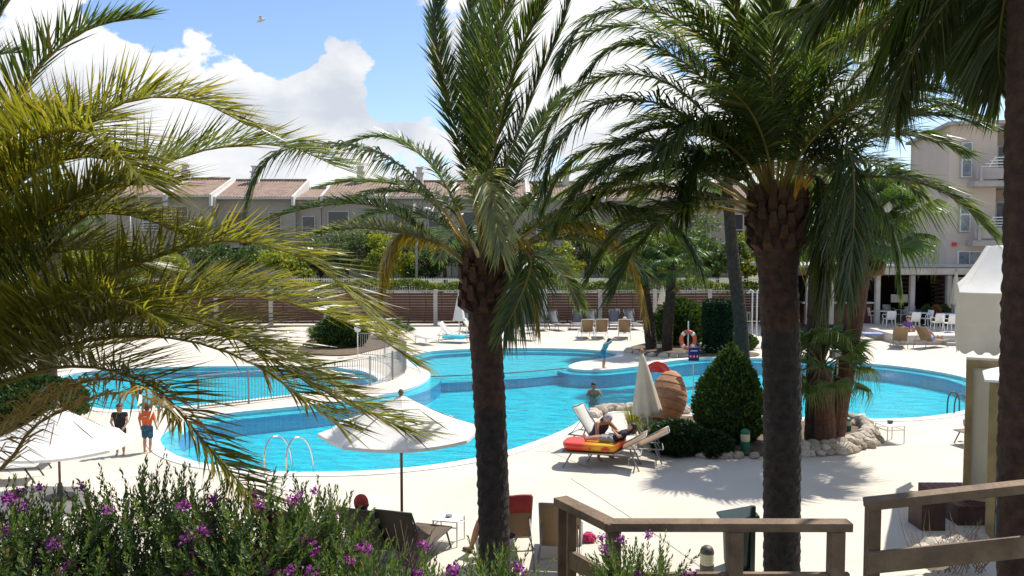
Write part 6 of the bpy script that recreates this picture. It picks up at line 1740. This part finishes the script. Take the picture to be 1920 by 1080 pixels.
# people seated in loungers: shared reclining pose, feet at -Y, back rising to +Y
def recline(H, ang):
    s = .40 / H; ca, sa = math.cos(ang), math.sin(ang); py = .05 / H; d = lambda q, w=0, x=0: (x, py + q * ca - w * sa, s + q * sa + w * ca)
    return dict(pelvis=d(.0, .04), chest=d(.20, .045), neck=d(.315, .05), head=d(.405, .065), shL=d(.28, .045, -.105), shR=d(.28, .045, .105), elL=d(.15, .07, -.16), elR=d(.15, .07, .16), wrL=(-.13, py - .05, s + .10), wrR=(.13, py - .05, s + .10),
                hipL=(-.055, py, s + .035), hipR=(.055, py, s + .035), knL=(-.06, py - .235, s + .08), knR=(.06, py - .235, s + .10), anL=(-.06, py - .46, s + .025), anR=(.06, py - .46, s + .025), toeL=(-.07, py - .49, s + .085), toeR=(.07, py - .49, s + .085))
def sit(lg, label, ang, H=1.65, dy=0, **kw):
    return person(label, lg.location, lg.rotation_euler.z, H, recline(H, ang), tilt=(0, -math.sin(ang), math.cos(ang)), **kw)
sit(tan, 'sunbather with fair head in the left tan far lounger', .95, 1.5, skin='skin', bottom='red_cloth', top='red_cloth', hair='hair_brown', vox=.014)
far_r = [o for o in bpy.data.objects if o.get('label', '').startswith('tan sun lounger seen from behind, right')][0]
sit(far_r, 'sunbather with a white hat in the right tan far lounger', .95, 1.68, skin='skin', bottom='navy_cloth', hair='hair_brown', hat='white_cloth', vox=.014)
sit(r1, 'sunbather reclining in the tan lounger left of the terrace pair', .9, 1.7, skin='skin_tan', bottom='navy_cloth', hair='hair_brown', vox=.014)
sit(r2, 'sunbather with bent knees in the tan lounger nearer the terrace steps', .9, 1.7, skin='skin_tan', bottom='blue_cloth', hair='hair_dark', vox=.014)
cap_l = [o for o in bpy.data.objects if o.get('label', '').endswith('wears a red cap')][0]
sit(cap_l, 'person in a red cap lying in the near brown lounger', .98, 1.8, skin='skin_tan', bottom='navy_cloth', top='blue_cloth', hair='hair_dark', hat='red_cloth')
# sitter on the towel-backed lounger: legs over the left side, sandals on the deck
H = 1.7; s = .40 / H
person('person in sandals sitting on the red-towelled lounger behind the central trunk', rd.location, rd.rotation_euler.z, H,
    dict(pelvis=(.0, .06, s + .04), chest=(.05, .10, s + .21), neck=(.08, .11, s + .32), head=(.11, .10, s + .41), shL=(-.03, .11, s + .29), shR=(.185, .11, s + .28), elL=(-.17, .05, s + .2), elR=(.17, .06, s + .19), wrL=(-.1, -.06, s + .12), wrR=(.13, -.05, s + .12),
         hipL=(-.05, .03, s + .035), hipR=(.055, .03, s + .035), knL=(.02, -.19, s + .06), knR=(.28, -.06, s + .07), anL=(.09, -.2, .05), anR=(.36, -.10, .05), toeL=(.14, -.25, .022), toeR=(.42, -.16, .022)), skin='skin', bottom='navy_cloth', hair='hair_brown', shoes='sandal')
# person seated beside the right loungers
pp = P(1708, 640); H = 1.6
person('person in a purple top sitting between the two right loungers', pp + V((0, .5, .05)), R(25), H,
    dict(pelvis=(0, .0, .26), chest=(0, -.02, .45), neck=(0, -.03, .57), head=(0, -.045, .66), shL=(-.105, -.02, .535), shR=(.105, -.02, .535), elL=(-.15, -.06, .4), elR=(.16, -.08, .42), wrL=(-.08, -.17, .33), wrR=(.12, -.19, .37),
         hipL=(-.055, 0, .25), hipR=(.055, 0, .25), knL=(-.08, -.22, .27), knR=(.08, -.22, .27), anL=(-.08, -.21, .045), anR=(.08, -.21, .045), toeL=(-.09, -.29, .016), toeR=(.09, -.29, .016)), skin='skin_tan', top='purple_cloth', bottom='orange_shirt', hair='hair_brown', long_hair=True, vox=.014)
root = thing('low_stool', pp + V((0, .5, 0)), 'low stool under the person in purple', 'stool')
m = MB(); m.lathe([(.2, .30), (.21, .33), (.19, .35)], n=16); m.build('seat', 'white_plastic', root)
for k in range(4):
    a = k * math.pi / 2 + .7; m = MB(); m.tube([(math.cos(a) * .15, math.sin(a) * .15, .32), (math.cos(a) * .19, math.sin(a) * .19, 0)], .018, 6); m.build('leg', 'white_plastic', root)
